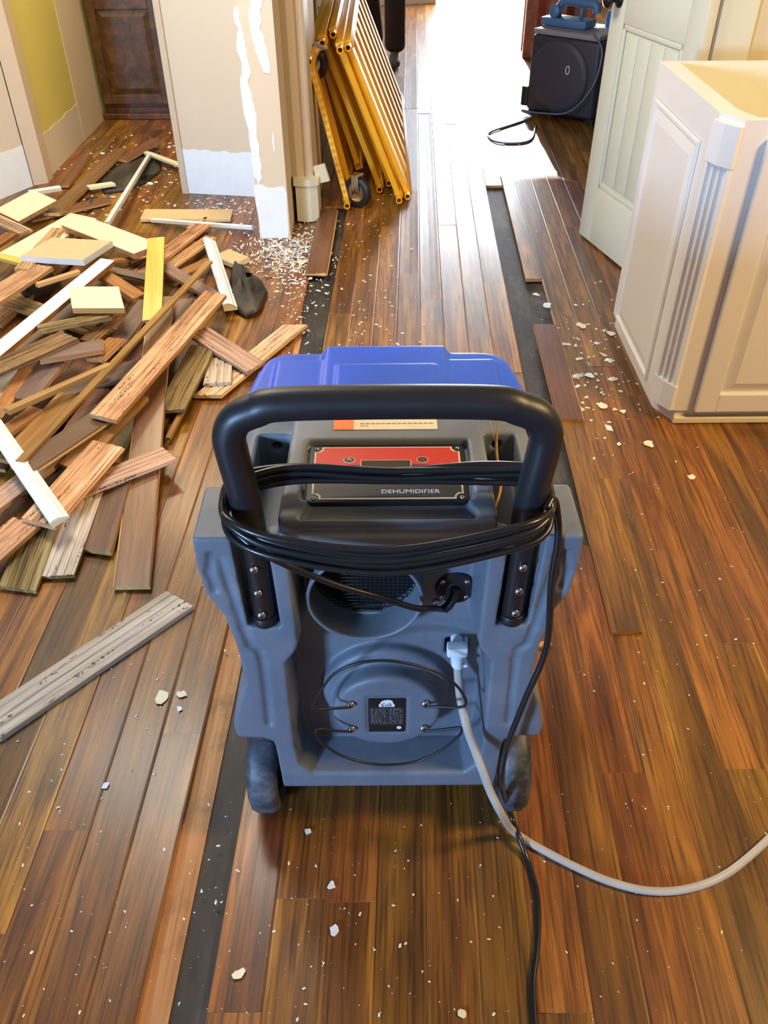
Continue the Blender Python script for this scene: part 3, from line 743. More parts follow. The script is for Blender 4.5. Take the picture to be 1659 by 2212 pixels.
for x0, x1 in ((-.026, .0015), (.0035, .026)):
    add_prism(bm, [(x0, .0145), (x1, .0145), (x1, .0149), (x0, .0149)], .0006, .0008, LB)
    add_prism(bm, [(x0, -.0190), (x1, -.0190), (x1, -.0186), (x0, -.0186)], .0006, .0008, LB)
    for k in range(13):
        y = .0122-k*.0024; x = x0+.001
        while x < x1-.003:
            w = rr.uniform(.001, .005); add_prism(bm, [(x, y), (min(x+w, x1-.001), y), (min(x+w, x1-.001), y+.0009), (x, y+.0009)], .0006, .0008, LB); x += w+rr.uniform(.0008, .003)
add_prism(bm, [(.0018, -.019), (.0022, -.019), (.0022, .0149), (.0018, .0149)], .0006, .0008, LB)
for x in (-.0262, .026): add_prism(bm, [(x, -.019), (x+.0003, -.019), (x+.0003, .0149), (x, .0149)], .0006, .0008, LB)
frombm('print', bm, M_lg, lb)
bm = bmesh.new(); add_prism(bm, [(.0200+.004*math.cos(k*.4488), -.027+.0033*math.sin(k*.4488)) for k in range(14)], .0006, .0008, LB)
frombm('round_mark', bm, M_lw, lb)

# two black wire cord hooks screwed to the boss
for zs, pts in ((1, [(-.060, .008, .330), (-.085, .000, .338), (-.112, -.010, .350), (-.116, -.012, .362), (-.105, -.012, .390), (-.082, -.012, .434), (-.047, -.012, .459), (-.003, -.012, .465), (.041, -.012, .454), (.076, -.012, .435), (.101, -.012, .408), (.115, -.012, .380), (.118, -.012, .362), (.110, -.010, .352), (.085, .000, .340), (.058, .008, .330)]),
                (-1, [(-.060, .008, .266), (-.085, .000, .280), (-.110, -.008, .297), (-.116, -.010, .292), (-.114, -.010, .275), (-.101, -.010, .252), (-.076, -.010, .225), (-.038, -.010, .205), (0, -.010, .199), (.046, -.010, .208), (.083, -.010, .237), (.108, -.010, .271), (.116, -.010, .290), (.112, -.008, .297), (.085, .000, .281), (.057, .008, .266)])):
    bm = bmesh.new(); add_tube(bm, smooth_path(pts, 8), .0022, 10); frombm('cord_hook', bm, M_blk, dh)
for x, z in ((-.060, .327), (.058, .328), (-.060, .263), (.057, .264)): screw(T(x, .016, z) @ RX(90), .0068, dh)

# drain connector, cable tie and clear hose
bm = bmesh.new()
add_tube(bm, smooth_path([(.107, .098, .416), (.107, .066, .418), (.107, .052, .410), (.108, .047, .385)], 5), .0095, 12)
add_lathe(bm, [(.0125, 0), (.0138, .004), (.0138, .018), (.010, .026), (.0085, .044)], T(.107, .050, .424) @ RX(186), 18)
add_box(bm, (.106, .044, .424), (.016, .009, .010), None, .003)
dc = frombm('drain_connector', bm, M_wplas, dh, auto=45)
bm = bmesh.new(); add_box(bm, (.1200, .046, .3845), (.004, .003, .0028), None, .0008); add_lathe(bm, [(.0092, 0), (.0092, .005)], T(.1088, .047, .382), 16); frombm('cable_tie', bm, M_wplas, dc)
bm = bmesh.new(); bx = box2(bm, (.0905, .109, .383), (.1275, .114, .417)); frombm('socket', bm, M_dark, dh)
OFF = Vector((.005, .80, 0))
def LP(px, py, z=0): return P(px, py, z)-OFF
hose = [(.108, .046, .392), (.110, .042, .367), (.114, .020, .333), (.123, -.010, .302), (.136, -.030, .269), (.150, -.048, .235), (.163, -.058, .196), tuple(PY(1080, 1752, .735)-OFF), tuple(LP(1100, 1786, .045)), tuple(LP(1122, 1805, .012)), tuple(LP(1160, 1829, .0075)), tuple(LP(1240, 1871, .0075)), tuple(LP(1320, 1905, .0075)), tuple(LP(1400, 1924, .0075)), tuple(LP(1480, 1921, .0075)), tuple(LP(1560, 1893, .0075)), tuple(LP(1630, 1840, .0075)), tuple(LP(1690, 1780, .0075)), tuple(LP(1800, 1660, .0075)), tuple(LP(1950, 1540, .0075))]
bm = bmesh.new(); add_tube(bm, smooth_path(hose, 10), .0068, 14); tag(frombm('drain_hose', bm, M_hose, dh), 'clear milky drain hose curving across the floor to the right')

# power cord: wound round the handle, one end in the plate, the other on the floor
bm = bmesh.new(); rr = random.Random(5)
base = [(-.205, .010, .738), (-.190, .038, .745), (-.12, .050, .752), (0, .052, .748), (.12, .050, .754), (.186, .040, .752), (.203, .010, .738), (.192, -.022, .740), (.14, -.046, .732), (0, -.056, .706), (-.13, -.048, .722), (-.192, -.020, .736)]
for i in range(6):
    ph = rr.uniform(0, 6); pts = []
    ox = (i % 2)*.0045; oz = (i//2)*.0095-.006
    for k, (x, y, z) in enumerate(base):
        front = max(0, min(1, (-y+.01)/.05))
        s = 1+.004*ox; dz = oz*(1.05+.0*front)-front*(.014*((i % 3)-1))+.003*math.sin(ph+k*1.7)
        dy = ox*(1 if y > 0 else -1)+.002*math.sin(ph*2+k*2.3)
        pts.append((x*(1+(.012 if i % 2 else 0)), y+dy, z+dz-(.012 if (front > .5 and i in (1, 4)) else 0)))
    add_tube(bm, smooth_path(pts, 10, True), .0046, 12, closed=True)
pc = frombm('power_cord', bm, M_cord, dh)
tail = [tuple(sr[-1]), (.063, .020, .540), (.038, .006, .556), (-.012, -.006, .590), (-.06, -.016, .620), (-.096, -.024, .647), (-.125, -.034, .675), (-.165, -.036, .708), (-.200, -.010, .728), (-.205, .012, .738)]
bm = bmesh.new(); add_tube(bm, smooth_path(tail, 10), .0046, 12); frombm('cord_lead', bm, M_cord, pc)
tail = [(.196, -.01, .748), (.205, .004, .752), (.2125, .006, .735), (.219, -.002, .690), (.218, -.010, .620), tuple(PY(1180, 1400, .785)-OFF), tuple(PY(1135, 1510, .775)-OFF), tuple(PY(1093, 1620, .765)-OFF), tuple(PY(1084, 1690, .75)-OFF), tuple(LP(1100, 1750, .045)), tuple(LP(1122, 1810, .022)), tuple(LP(1140, 1860, .005)), tuple(LP(1158, 1920, .005)), tuple(LP(1163, 1980, .005)), tuple(LP(1160, 2050, .005)), tuple(LP(1152, 2120, .005)), tuple(LP(1155, 2200, .005)), tuple(LP(1165, 2320, .005)), tuple(LP(1180, 2500, .005))]
bm = bmesh.new(); add_tube(bm, smooth_path(tail, 10), .0050, 12); frombm('cord_end', bm, M_cord, pc)

# wheels
def wheel(x, y, r, w, nm='wheel'):
    bm = bmesh.new(); h = w/2
    add_lathe(bm, [(r*.62, -h*.8), (r*.85, -h), (r*.95, -h*.85), (r, -h*.5), (r, h*.5), (r*.95, h*.85), (r*.85, h), (r*.62, h*.8)], T(x, y, r) @ RY(90), 40, cap=False)
    o = frombm(nm, bm, M_tire, dh, auto=60)
    bm = bmesh.new(); add_lathe(bm, [(0, -h*.55), (r*.25, -h*.7), (r*.3, -h*.45), (r*.62, -h*.6), (r*.62, h*.6), (r*.3, h*.45), (r*.25, h*.7), (0, h*.55)], T(x, y, r) @ RY(90), 30)
    frombm('hub', bm, M_blk, o, auto=40)
for s in (-1, 1): wheel(.218*s, .078, .100, .054)
bm = bmesh.new(); add_tube(bm, [(-.24, .078, .100), (.24, .078, .100)], .008, 12); frombm('axle', bm, M_steel, dh)
for s in (-1, 1): wheel(.15*s, .40, .04, .03, 'front_wheel')
for s in (-1, 1):
    bm = bmesh.new(); box2(bm, (.15*s-.022, .38, .036), (.15*s-.018, .42, .10), .001); box2(bm, (.15*s+.018, .38, .036), (.15*s+.022, .42, .10), .001); box2(bm, (.15*s-.022, .38, .082), (.15*s+.022, .43, .088), .001); frombm('caster_fork', bm, M_steel, dh)
# wood sliver resting on the top right
bm = bmesh.new(); add_tube(bm, smooth_path([(.150, .10, .651), (.163, .14, .668), (.160, .19, .695), (.166, .23, .728)], 5), [.0022]*12+[.0012]*4, 6)
add_tube(bm, [(.161, .19, .695), (.150, .235, .725)], .0008, 6)
o = frombm('wood_splinter', bm, ORG); o.location = OFF
tag(o, 'thin curved orange wood splinter lying in the top right hollow of the dehumidifier', 'splinter')

# ------------------------------------------------------------------ yellow scaffold frames leaning on the middle wall
def caster(M, parent, r=.070, w=.036):
    bm = bmesh.new(); add_lathe(bm, [(r*.6, -w*.45), (r*.9, -w*.5), (r, -w*.25), (r, w*.25), (r*.9, w*.5), (r*.6, w*.45)], M @ RY(90), 28, cap=False)
    c = frombm('caster', bm, M_foam, parent, auto=60)
    bm = bmesh.new(); add_lathe(bm, [(0, -w*.3), (r*.6, -w*.4), (r*.6, w*.4), (0, w*.3)], M @ RY(90), 24)
    for s in (-1, 1): add_box(bm, M @ Vector((s*(w*.5+.004), 0, .035)), (.002, .018, .045), M.to_3x3().normalized(), .001)
    add_box(bm, M @ Vector((0, 0, .078)), (w*.5+.008, .024, .003), M.to_3x3().normalized(), .001)
    frombm('fork', bm, M_chr, c, auto=40)
SC = [((880, 420), (752, 100), None, 'outermost yellow scaffold frame, its near ends farthest right of the bundle'),
      ((862, 428), (735, 105), None, 'yellow scaffold frame second from the right in the leaning bundle'),
      ((840, 392), (720, 72), None, 'yellow scaffold frame third from the right in the leaning bundle'),
      ((820, 405), (697, 90), None, 'yellow scaffold frame with plain pin ends, just right of the caster frame'),
      ((787, 400), (685, 100), 'c', 'yellow scaffold frame with black casters on its near ends'),
      ((750, 440), (668, 130), 's', 'slotted yellow scaffold frame closest to the beige corner casing')]
for (lo, up, kd, lab) in SC:
    a = P(lo[0], lo[1], .02); b = PY(up[0], up[1], a.y)
    o = empty('scaffold_frame', (a.x, a.y, 0)); tag(o, lab, 'scaffold frame', 'yellow scaffold frames leaning on the wall')
    A = Vector((0, 0, a.z)); B = Vector((b.x-a.x, 0, b.z)); d = (B-A).normalized(); ang = math.atan2(B.x, B.z-A.z)
    ru = Matrix.Rotation(ang, 3, 'Y'); LN = 1.85
    if kd == 'c': A = A+d*.09; B = B
    for nm, q in (('lower_rail', A), ('upper_rail', B)):
        bm = bmesh.new(); add_box(bm, q+Vector((0, LN/2+.03, 0)), (.019, LN/2, .019), ru, .003)
        if kd != 'c': 
            M = T(*q) @ RX(90); add_lathe(bm, [(.0105, -.04), (.0105, .036), (.0150, .036), (.0150, -.04)], M, 16, cap=False); 
        f = frombm(nm, bm, M_yel, o, auto=40)
        if kd == 's':
            bm = bmesh.new()
            for k in range(26):
                for s in (-1, 1): add_box(bm, q+ru @ Vector((s*.006, .12+k*.065, .0165)), (.0025, .010, .0006), ru)
            frombm('slots', bm, M_ydark, f)
    nr = 8
    for k in range(nr):
        y = .055+k*(LN-.06)/(nr-1)
        bm = bmesh.new(); add_box(bm, (A+B)/2+Vector((0, y, 0)), (.013, .042, (B-A).length/2-.012), ru, .003)
        r_ = frombm('rung', bm, M_yel, o)
        if kd == 's' and k == 0:
            bm = bmesh.new()
            for m in range(18):
                for s in (-1, 1): add_box(bm, A+(B-A)*(.06+m*.05)+Vector((0, y-.0425, 0))+ru @ Vector((s*.005, 0, 0)), (.0022, .0006, .008), ru)
            frombm('slots', bm, M_ydark, r_)
    if kd == 'c':
        caster(T(A.x+.0, -.25, .072) @ RZ(60) @ RX(0), o); caster(T(B.x-.01, -.07, B.z-.05) @ RZ(55) @ RX(30), o)

# ------------------------------------------------------------------ demolition debris
def prof_for(kind, w, th):
    h = w/2; t = th
    if kind == 'raw':
        return [(-h, 0), (h, 0), (h, t*.35), (h+.004, t*.4), (h+.004, t*.62), (h, t*.66), (h, t-.001), (h-.002, t), (h*.62, t), (h*.56, t-.0030), (h*.42, t-.0030), (h*.36, t), (h*.12, t), (h*.06, t-.0030), (-h*.06, t-.0030), (-h*.12, t), (-h*.36, t), (-h*.42, t-.0030), (-h*.56, t-.0030), (-h*.62, t), (-h+.002, t), (-h, t-.001)]
    if kind == 'fin':
        return [(-h, 0), (h, 0), (h, t*.3), (h+.005, t*.38), (h+.005, t*.58), (h, t*.64), (h, t-.0015), (h-.002, t), (-h+.002, t), (-h, t-.0015), (-h, t*.64), (-h+.004, t*.58), (-h+.004, t*.38), (-h, t*.3)]
    if kind == 'mold':
        return [(-h, 0), (h, 0), (h, t*.35), (h*.7, t*.45), (h*.45, t*.72), (h*.2, t*.80), (0, t*.92), (-h*.5, t), (-h*.8, t*.97), (-h, t*.85)]
    return [(-h, 0), (h, 0), (h, t-.0015), (h-.0015, t), (-h+.0015, t), (-h, t-.0015)]
def stick(name, a, b, w, th, kind, mt, me_, jagd=0.0, seed=0, roll=0.0, label=None, cat='board', group=None, bow=0.0, skew=0.0):
    """a,b world points of the top centreline ends"""
    a = Vector(a); b = Vector(b); L_ = (b-a).length; X = (b-a).normalized(); up = Vector((0, 0, 1))
    Yv = up.cross(X).normalized(); Zv = X.cross(Yv).normalized()
    R3 = Matrix((X, Yv, Zv)).transposed() @ Matrix.Rotation(math.radians(roll), 3, 'X')
    pr_ = prof_for(kind, w, th); rr = random.Random(seed); n = 8 if bow else 3
    bm = bmesh.new(); rings = []; top = th
    for i in range(n+1):
        s = i/n; x = -L_/2+L_*s; rg_ = []
        for (y, z) in pr_:
            xx = x
            if i in (0, n):
                xx += (rr.uniform(-jagd, jagd) if jagd else 0)+skew*y*(1)
            rg_.append(bm.verts.new((xx, y, z-top+bow*4*s*(1-s))))
        rings.append(rg_)
    m = len(pr_)
    for A_, B_ in zip(rings, rings[1:]):
        for k in range(m):
            f = bm.faces.new((A_[k], A_[(k+1) % m], B_[(k+1) % m], B_[k]))
            z0 = pr_[k][1]; z1 = pr_[(k+1) % m][1]; ymax = max(abs(pr_[k][0]), abs(pr_[(k+1) % m][0]))
            topface = min(z0, z1) > th*.68 and abs(pr_[k][0]-pr_[(k+1) % m][0]) > 1e-4
            if kind == 'mold': topface = not (z0 == 0 and z1 == 0)
            f.material_index = 0 if topface else 1
    for rg_ in (rings[0], rings[-1]):
        f = bm.faces.new(rg_); f.material_index = 1; bmesh.ops.triangulate(bm, faces=[f])
    for f in bm.faces: pass
    o = frombm(name, bm, [mt, me_]); o.matrix_world = Matrix.Translation((a+b)/2) @ R3.to_4x4()
    tag(o, label, cat, group); return o
# (px0,py0,z0, px1,py1,z1, width, thickness, profile, top, edge, jag, roll, name, label)
B_ = [
 (-30,1572,.013, 388,1292,.013, .086,.013,'raw',GREY,GREY,.0,0,'wood_plank','greyish floorboard lying upside down alone in the left foreground'),
 (285,1265,.02, 350,640,.09, .083,.014,'fin',FIN,EDGE,.0,0,'wood_plank','long brown finished floorboard standing upright through the pile, pale cut end nearest the camera'),
 (207,1190,.02, 262,1000,.05, .080,.013,'fin',FIN,EDGE,.001,-4,'wood_plank','short brown finished board with pale cut end, left of the long upright brown board'),
 (365,977,.060, 150,1062,.055, .080,.012,'raw',RAWP,RAWP,.0,3,'wood_plank','pinkish raw board crossing over the long brown upright board'),
 (232,958,.085, 82,1127,.075, .100,.014,'raw',RAW,EDGE,.002,0,'wood_plank','raw oak board with dark ink stamps under the pale blue moulding'),
 (-60,850,.12, 125,1118,.10, .048,.02,'mold',WHT,CRM,.002,12,'molding_piece','white moulding with cream edge lying diagonally at the left edge of the picture'),
 (-70,1235,.055, 55,1125,.06, .085,.013,'raw',RAW,EDGE,.002,0,'wood_plank','raw board with groove lines at the left edge below the white moulding'),
 (38,1270,.018, 98,1110,.04, .090,.013,'raw',RAWG,RAWG,.001,0,'wood_plank','mouldy greenish board fanning toward the camera, lowest left of the pile'),
 (122,1243,.018, 190,1060,.04, .082,.012,'raw',GREY,RAWG,.001,0,'wood_plank','pale grey raw board between the mouldy board and the short brown board'),
 (225,893,.105, 40,1015,.10, .080,.013,'fin',FIN,EDGE,.0,0,'wood_plank','brown finished board lying face up under the tip of the white moulding'),
 (42,995,.11, 452,563,.125, .024,.010,'flat',ORG,EDGE,.0,0,'wood_strip','long thin raw strip crossing the whole pile diagonally'),
 (222,900,.125, 465,632,.105, .090,.014,'raw',RAW,EDGE,.001,0,'wood_plank','big pale raw board on top of the pile, ink stamps on its grooved back'),
 (150,1010,.07, 300,850,.09, .070,.013,'flat',ORG,ORG,.001,8,'wood_plank','orange raw board tucked beneath the big pale raw board'),
 (428,714,.075, 552,792,.04, .080,.013,'raw',RAWP,RAWP,.003,0,'wood_plank','raw board with dark end pointing at the blue lid, crossing the one beneath'),
 (637,701,.016, 448,853,.022, .078,.013,'raw',RAWP,EDGE,.001,0,'wood_plank','raw board on the floor with one end beside the torn-out strip'),
 (368,884,.05, 440,745,.055, .086,.014,'raw',RAWG,RAWG,.004,0,'wood_plank','yellow-brown mouldy board with splintered near end, left of the dehumidifier lid'),
 (470,826,.035, 474,772,.035, .085,.013,'raw',GREY,GREY,.002,0,'wood_plank','short raw offcut beside the blue lid, cracked along its grain'),
 (362,945,.025, 455,765,.03, .016,.012,'flat',ORG,EDGE,0,0,'wood_strip','thin orange strip under the mouldy board near the handle'),
 (337,513,.14, 328,690,.085, .066,.012,'flat',YEL,EDGE,0,0,'wood_plank','shiny golden yellow board standing out in the middle of the pile'),
 (451,512,.06, 497,655,.055, .050,.03,'mold',WHT,CRM,.003,0,'molding_piece','short white moulding block lying beside the black felt scrap'),
 (478,545,.03, 523,563,.03, .09,.02,'flat',MDF,CRM,.002,0,'wood_block','small tan board scrap with white paint torn off, behind the short white block'),
 (440,481,.03, 300,590,.06, .070,.013,'raw',RAW,EDGE,.002,0,'wood_plank','raw board just right of the golden board, running up to the white strip'),
 (455,510,.035, 362,575,.05, .055,.013,'raw',RAW,EDGE,.002,0,'wood_plank','shorter raw board parallel behind the thin strip, right of the golden board'),
 (455,560,.05, 365,600,.05, .055,.013,'flat',ORG,EDGE,.003,0,'wood_plank','orange broken board with splintered edge under the thin strip'),
 (352,572,.075, 475,645,.05, .055,.013,'fin',FIND,EDGE,0,0,'wood_plank','dusty dark board running under the thin strip toward the felt scrap'),
 (402,645,.05, 360,725,.05, .06,.013,'fin',FIND,EDGE,.001,0,'wood_plank','dusty board end sticking up behind the big pale raw board'),
 (160,476,.125, 318,537,.13, .125,.024,'flat',CRM,EDGE,.001,0,'painted_board','cream painted board with notched corner behind the golden board'),
 (180,466,.09, 12,562,.09, .15,.018,'flat',CRM,EDGE,.001,0,'painted_board','wide cream painted board at the left under the tan square'),
 (80,532,.160, 212,540,.155, .190,.024,'flat',MDF,WHT,.001,0,'painted_board','tan square scrap with a slot in it and one white painted edge'),
 (125,492,.14, 45,580,.14, .052,.013,'raw',RAW,EDGE,.001,0,'wood_plank','narrow raw board left of the tan square scrap'),
 (-25,545,.13, 65,567,.12, .040,.013,'flat',YEL,YEL,.001,0,'wood_strip','golden yellow strip end poking in from the left edge'),
 (-60,668,.12, 90,572,.135, .105,.014,'raw',RAW,EDGE,.002,0,'wood_plank','broad raw board at the left edge passing under the tan square'),
 (-30,775,.15, 232,560,.14, .062,.018,'flat',WHT,ORG,0,0,'painted_plank','long white painted baseboard with orange edge, running diagonally on the left'),
 (152,641,.180, 262,641,.175, .185,.020,'flat',CRM,EDGE,.001,-3,'painted_board','cream square scrap with chipped paint edges on top of the pile'),
 (213,583,.11, 302,640,.085, .055,.02,'flat',ORG,ORG,.005,0,'wood_plank','orange splintered board end under the cream square'),
 (222,577,.10, 320,598,.08, .045,.014,'fin',FIND,FIND,.001,0,'wood_plank','dark grey board in the gap between tan square and golden board'),
 (232,561,.09, 300,556,.09, .022,.012,'flat',ORG,ORG,.004,0,'wood_strip','small brown splinter below the notched cream board'),
 (78,612,.14, 170,583,.14, .022,.014,'flat',EDGE,EDGE,.004,0,'wood_strip','light splintered strip just under the front of the tan square'),
 (-30,800,.15, 150,722,.15, .088,.014,'raw',RAWG,RAWG,.005,0,'wood_plank','brown grooved board with broken tip near the left edge, below the white baseboard'),
 (88,765,.135, 222,742,.135, .070,.018,'fin',FIND,EDGE,.006,0,'wood_plank','purple-brown dusty board scrap with white broken end'),
 (252,730,.115, 205,775,.11, .060,.013,'raw',ORG,EDGE,.002,0,'wood_plank','orange board end behind the purple-brown dusty scrap'),
 (10,880,.125, 232,782,.12, .040,.018,'mold',EDGE,EDGE,.003,0,'molding_piece','pale raw moulding with dotted paint, left of the thin diagonal strip'),
 (55,855,.10, 115,778,.10, .075,.013,'fin',FIND,EDGE,.001,0,'wood_plank','dark finished offcut between the grooved board and the pale raw moulding'),
 (-10,900,.09, 90,745,.10, .040,.012,'flat',ORG,ORG,.001,20,'wood_strip','orange strip on its side at the left, below the brown grooved board'),
 (-40,880,.085, 35,775,.09, .12,.012,'flat',CRM,CRM,.001,0,'painted_board','pale greenish cream board half hidden at the left edge'),
 (130,845,.055, 310,785,.06, .090,.013,'fin',FIND,FIND,.002,0,'wood_plank','wide grey-brown board crossing behind the thin diagonal strip'),
 (318,648,.085, 245,750,.07, .070,.013,'fin',FIND,ORG,.001,0,'wood_plank','dusty finished board with orange edge left of the golden board'),
 (250,680,.11, 185,735,.11, .050,.013,'raw',RAWG,ORG,.002,0,'wood_plank','brown grooved offcut below the cream square scrap'),
 (85,707,.155, 235,678,.15, .048,.014,'raw',RAWG,RAWG,.006,0,'wood_plank','mouldy splintered board passing under the cream square'),
 (20,995,.065, 155,850,.07, .085,.013,'fin',ORG,EDGE,.001,0,'wood_plank','broad yellow-orange board lower left, left of the thin strip'),
 (145,955,.05, 215,840,.055, .065,.013,'fin',FIN,EDGE,.001,0,'wood_plank','dark brown board in the shade left of the big raw board'),
 (-30,960,.075, 78,880,.08, .048,.013,'flat',ORG,EDGE,.001,0,'wood_plank','orange board at the left edge below the pale raw moulding'),
 (-40,1105,.05, 130,975,.06, .070,.013,'raw',RAWP,EDGE,.001,0,'wood_plank','pink raw board under the white moulding at the left'),
 (-25,462,.065, 55,500,.06, .062,.013,'raw',RAWP,EDGE,.001,0,'wood_plank','raw greyish board at the far left below the white square'),
 (-20,532,.075, 25,502,.07, .055,.013,'raw',ORG,ORG,.001,0,'wood_plank','short orange board stub at the left edge near the golden strip'),
 (30,431,.065, 82,455,.065, .22,.018,'flat',CRM,EDGE,.001,8,'painted_board','cream white square board leaning at the far left of the pile'),
 (62,413,.05, 130,402,.05, .034,.018,'flat',WHT,WHT,.001,0,'painted_board','white painted stick behind the cream white square'),
 (112,460,.035, 262,320,.02, .075,.014,'fin',FIN,EDGE,.0,0,'wood_plank','brown finished board pointing away into the hallway'),
 (135,400,.02, 188,335,.015, .060,.013,'fin',FIN,EDGE,.001,0,'wood_plank','shorter brown board along the hallway wall'),
 (262,345,.02, 338,300,.05, .075,.013,'fin',FIN,EDGE,.002,0,'wood_plank','brown board lifted at its far end in the hallway'),
 (190,402,.035, 245,394,.03, .040,.014,'flat',CRM,CRM,.001,0,'painted_board','small cream stick on the floor of the hallway'),
 (228,478,.10, 322,328,.045, .028,.02,'mold',WHT,CRM,.001,0,'molding_piece','long white moulding leaning up out of the pile toward the hallway'),
 (318,326,.045, 392,353,.045, .045,.014,'mold',CRM,CRM,.001,0,'molding_piece','short white moulding touching the middle wall corner'),
 (308,462,.02, 500,462,.02, .125,.014,'flat',MDF,CRM,.001,0,'painted_board','flat tan panel lying in front of the middle wall'),
 (328,470,.035, 547,486,.035, .034,.016,'mold',WHT,WHT,.001,0,'molding_piece','long white moulding lying on the front edge of the tan panel'),
 (398,1060,.012, 400,1056,.012, .001,.001,'flat',ORG,ORG,0,0,'_skip',''),
 # lower layers
 (60,1060,.035, 330,790,.035, .083,.013,'fin',FIN,EDGE,.001,0,'wood_plank','finished board deep in the pile under the orange raw board'),
 (10,760,.07, 240,610,.06, .083,.013,'fin',FIND,ORG,.001,0,'wood_plank','dusty board in the dark gap beneath the white baseboard'),
 (0,640,.04, 240,720,.04, .083,.013,'raw',RAWG,ORG,.001,0,'wood_plank','mouldy board deep beneath the middle of the pile'),
 (230,830,.02, 420,600,.02, .083,.013,'fin',FIN,EDGE,.001,0,'wood_plank','finished board on the floor beneath the big raw board'),
 (60,900,.02, 330,650,.02, .083,.013,'fin',FIN,EDGE,.001,0,'wood_plank','finished board on the floor below the thin diagonal strip'),
 (-20,700,.03, 200,500,.03, .083,.013,'raw',RAW,EDGE,.001,0,'wood_plank','raw board at the bottom of the pile behind the white baseboard'),
 (150,640,.05, 330,560,.05, .083,.013,'raw',RAWG,EDGE,.001,0,'wood_plank','mouldy board beneath the orange splintered end'),
 (-20,1010,.03, 130,860,.03, .083,.013,'fin',FIN,EDGE,.001,0,'wood_plank','finished board in the bottom layer at the left edge'),
 (280,560,.02, 420,520,.02, .083,.013,'raw',RAW,EDGE,.001,0,'wood_plank','raw board flat on the floor beneath the golden board'),
 (60,470,.02, 230,430,.02, .083,.013,'fin',FIN,EDGE,.001,0,'wood_plank','brown board flat on the floor behind the wide cream board'),
 (395,700,.016, 415,640,.016, .07,.013,'fin',FIND,EDGE,.001,0,'wood_plank','small dusty board flat on the floor left of the felt scrap'),
]
for i, (x0, y0, z0, x1, y1, z1, w, th, kd, mt, me_, jg, rl, nm, lab) in enumerate(B_):
    if nm == '_skip': continue
    a = P(x0, y0, z0); b = P(x1, y1, z1)
    cat = {'wood_plank': 'board', 'molding_piece': 'molding', 'wood_strip': 'wood strip', 'painted_board': 'painted board', 'wood_block': 'wood scrap', 'painted_plank': 'painted board'}[nm]
    stick(nm, a, b, w, th, kd, mt, me_, jg, i, rl, lab, cat, {'wood_plank': 'torn-out floorboards in the rubble pile', 'molding_piece': 'broken mouldings in the rubble pile', 'painted_board': 'painted board scraps in the rubble pile', 'wood_strip': 'loose wood strips in the rubble pile'}.get(nm), skew={28: .22, 33: -.30, 2: .25, 1: .12, 7: .2, 57: .0, 11: .18, 14: -.5}.get(i, ((i*7) % 5-2)*.07 if kd != 'mold' else 0))
stick('wood_strip', P(1163, 1392, .012), P(1190, 1386, .012), .014, .008, 'flat', EDGE, EDGE, .003, 61, 0, 'small pale wood sliver on the floor right of the dehumidifier, by the black cord', 'wood strip', 'loose wood strips in the rubble pile')
stick('wood_strip', P(405, 492, .02), P(445, 470, .02), .018, .006, 'flat', EDGE, EDGE, .004, 62, 0, 'thin pale splinter lying behind the golden board near the tan panel', 'wood strip', 'loose wood strips in the rubble pile')
stick('wood_strip', P(575, 598, .005), P(602, 592, .005), .008, .004, 'flat', EDGE, EDGE, .002, 63, 0, 'tiny pale splinter on the floor right of the felt scrap', 'wood strip', 'loose wood strips in the rubble pile')
# loose floor pieces at the edges of the torn-out strips
a = P(706, 470, .014); b = P(652, 668, .012)
stick('wood_plank', P(709, 452, .016), P(682, 590, .022), .085, .012, 'fin', FIN, EDGE, .006, 91, 0, 'brown board with broken end overhanging the left torn-out strip', 'board', 'torn-out floorboards in the rubble pile')
stick('wood_plank', P(1176, 700, .020), P(1232, 905, .016), .078, .012, 'fin', FIN, EDGE, .001, 92, 0, 'raised loose board end at the right torn-out strip beside the handle', 'board', 'torn-out floorboards in the rubble pile')

# black felt scraps
def felt(name, px, zb, amp, label, seed, th=.003):
    rr = random.Random(seed); c = sum((P(x, y, 0) for x, y in px), Vector())/len(px); bm = bmesh.new(); n = len(px)
    rings = []
    for s in (1, .8, .55, .3):
        rings.append([bm.verts.new((P(x, y, 0)-c)*s+Vector((0, 0, zb+(1-s)*amp*(1+.8*math.sin(k*1.9+seed))+rr.uniform(0, amp*.35)))) for k, (x, y) in enumerate(px)])
    for A, B in zip(rings, rings[1:]):
        for k in range(n): bm.faces.new((A[k], A[(k+1) % n], B[(k+1) % n], B[k]))
    bm.faces.new(rings[-1]); bm.faces.new(rings[0][::-1])
    o = frombm(name, bm, M_felt, smooth=True); o.location = (c.x, c.y, .002); tag(o, label, 'felt'); return o
felt('felt_scrap', [(503, 570), (520, 578), (545, 600), (566, 612), (580, 640), (572, 655), (566, 675), (550, 688), (530, 690), (508, 676), (497, 655), (497, 610)], .002, .055, 'crumpled black felt paper scrap beside the short white block', 1)
felt('felt_scrap', [(210, 395), (250, 360), (300, 335), (345, 330), (350, 370), (320, 395), (270, 415), (225, 420)], .001, .006, 'flat dark felt patch on the floor at the hallway entrance', 2)
felt('felt_scrap', [(165, 455), (190, 430), (212, 428), (208, 450), (190, 462)], .002, .02, 'small grey felt curl beside the wide cream board', 3)

felt('felt_scrap', [(35, 640), (60, 612), (110, 600), (135, 612), (110, 640), (60, 662)], .004, .10, 'blue-black felt wad in the gap under the long white painted plank', 4)
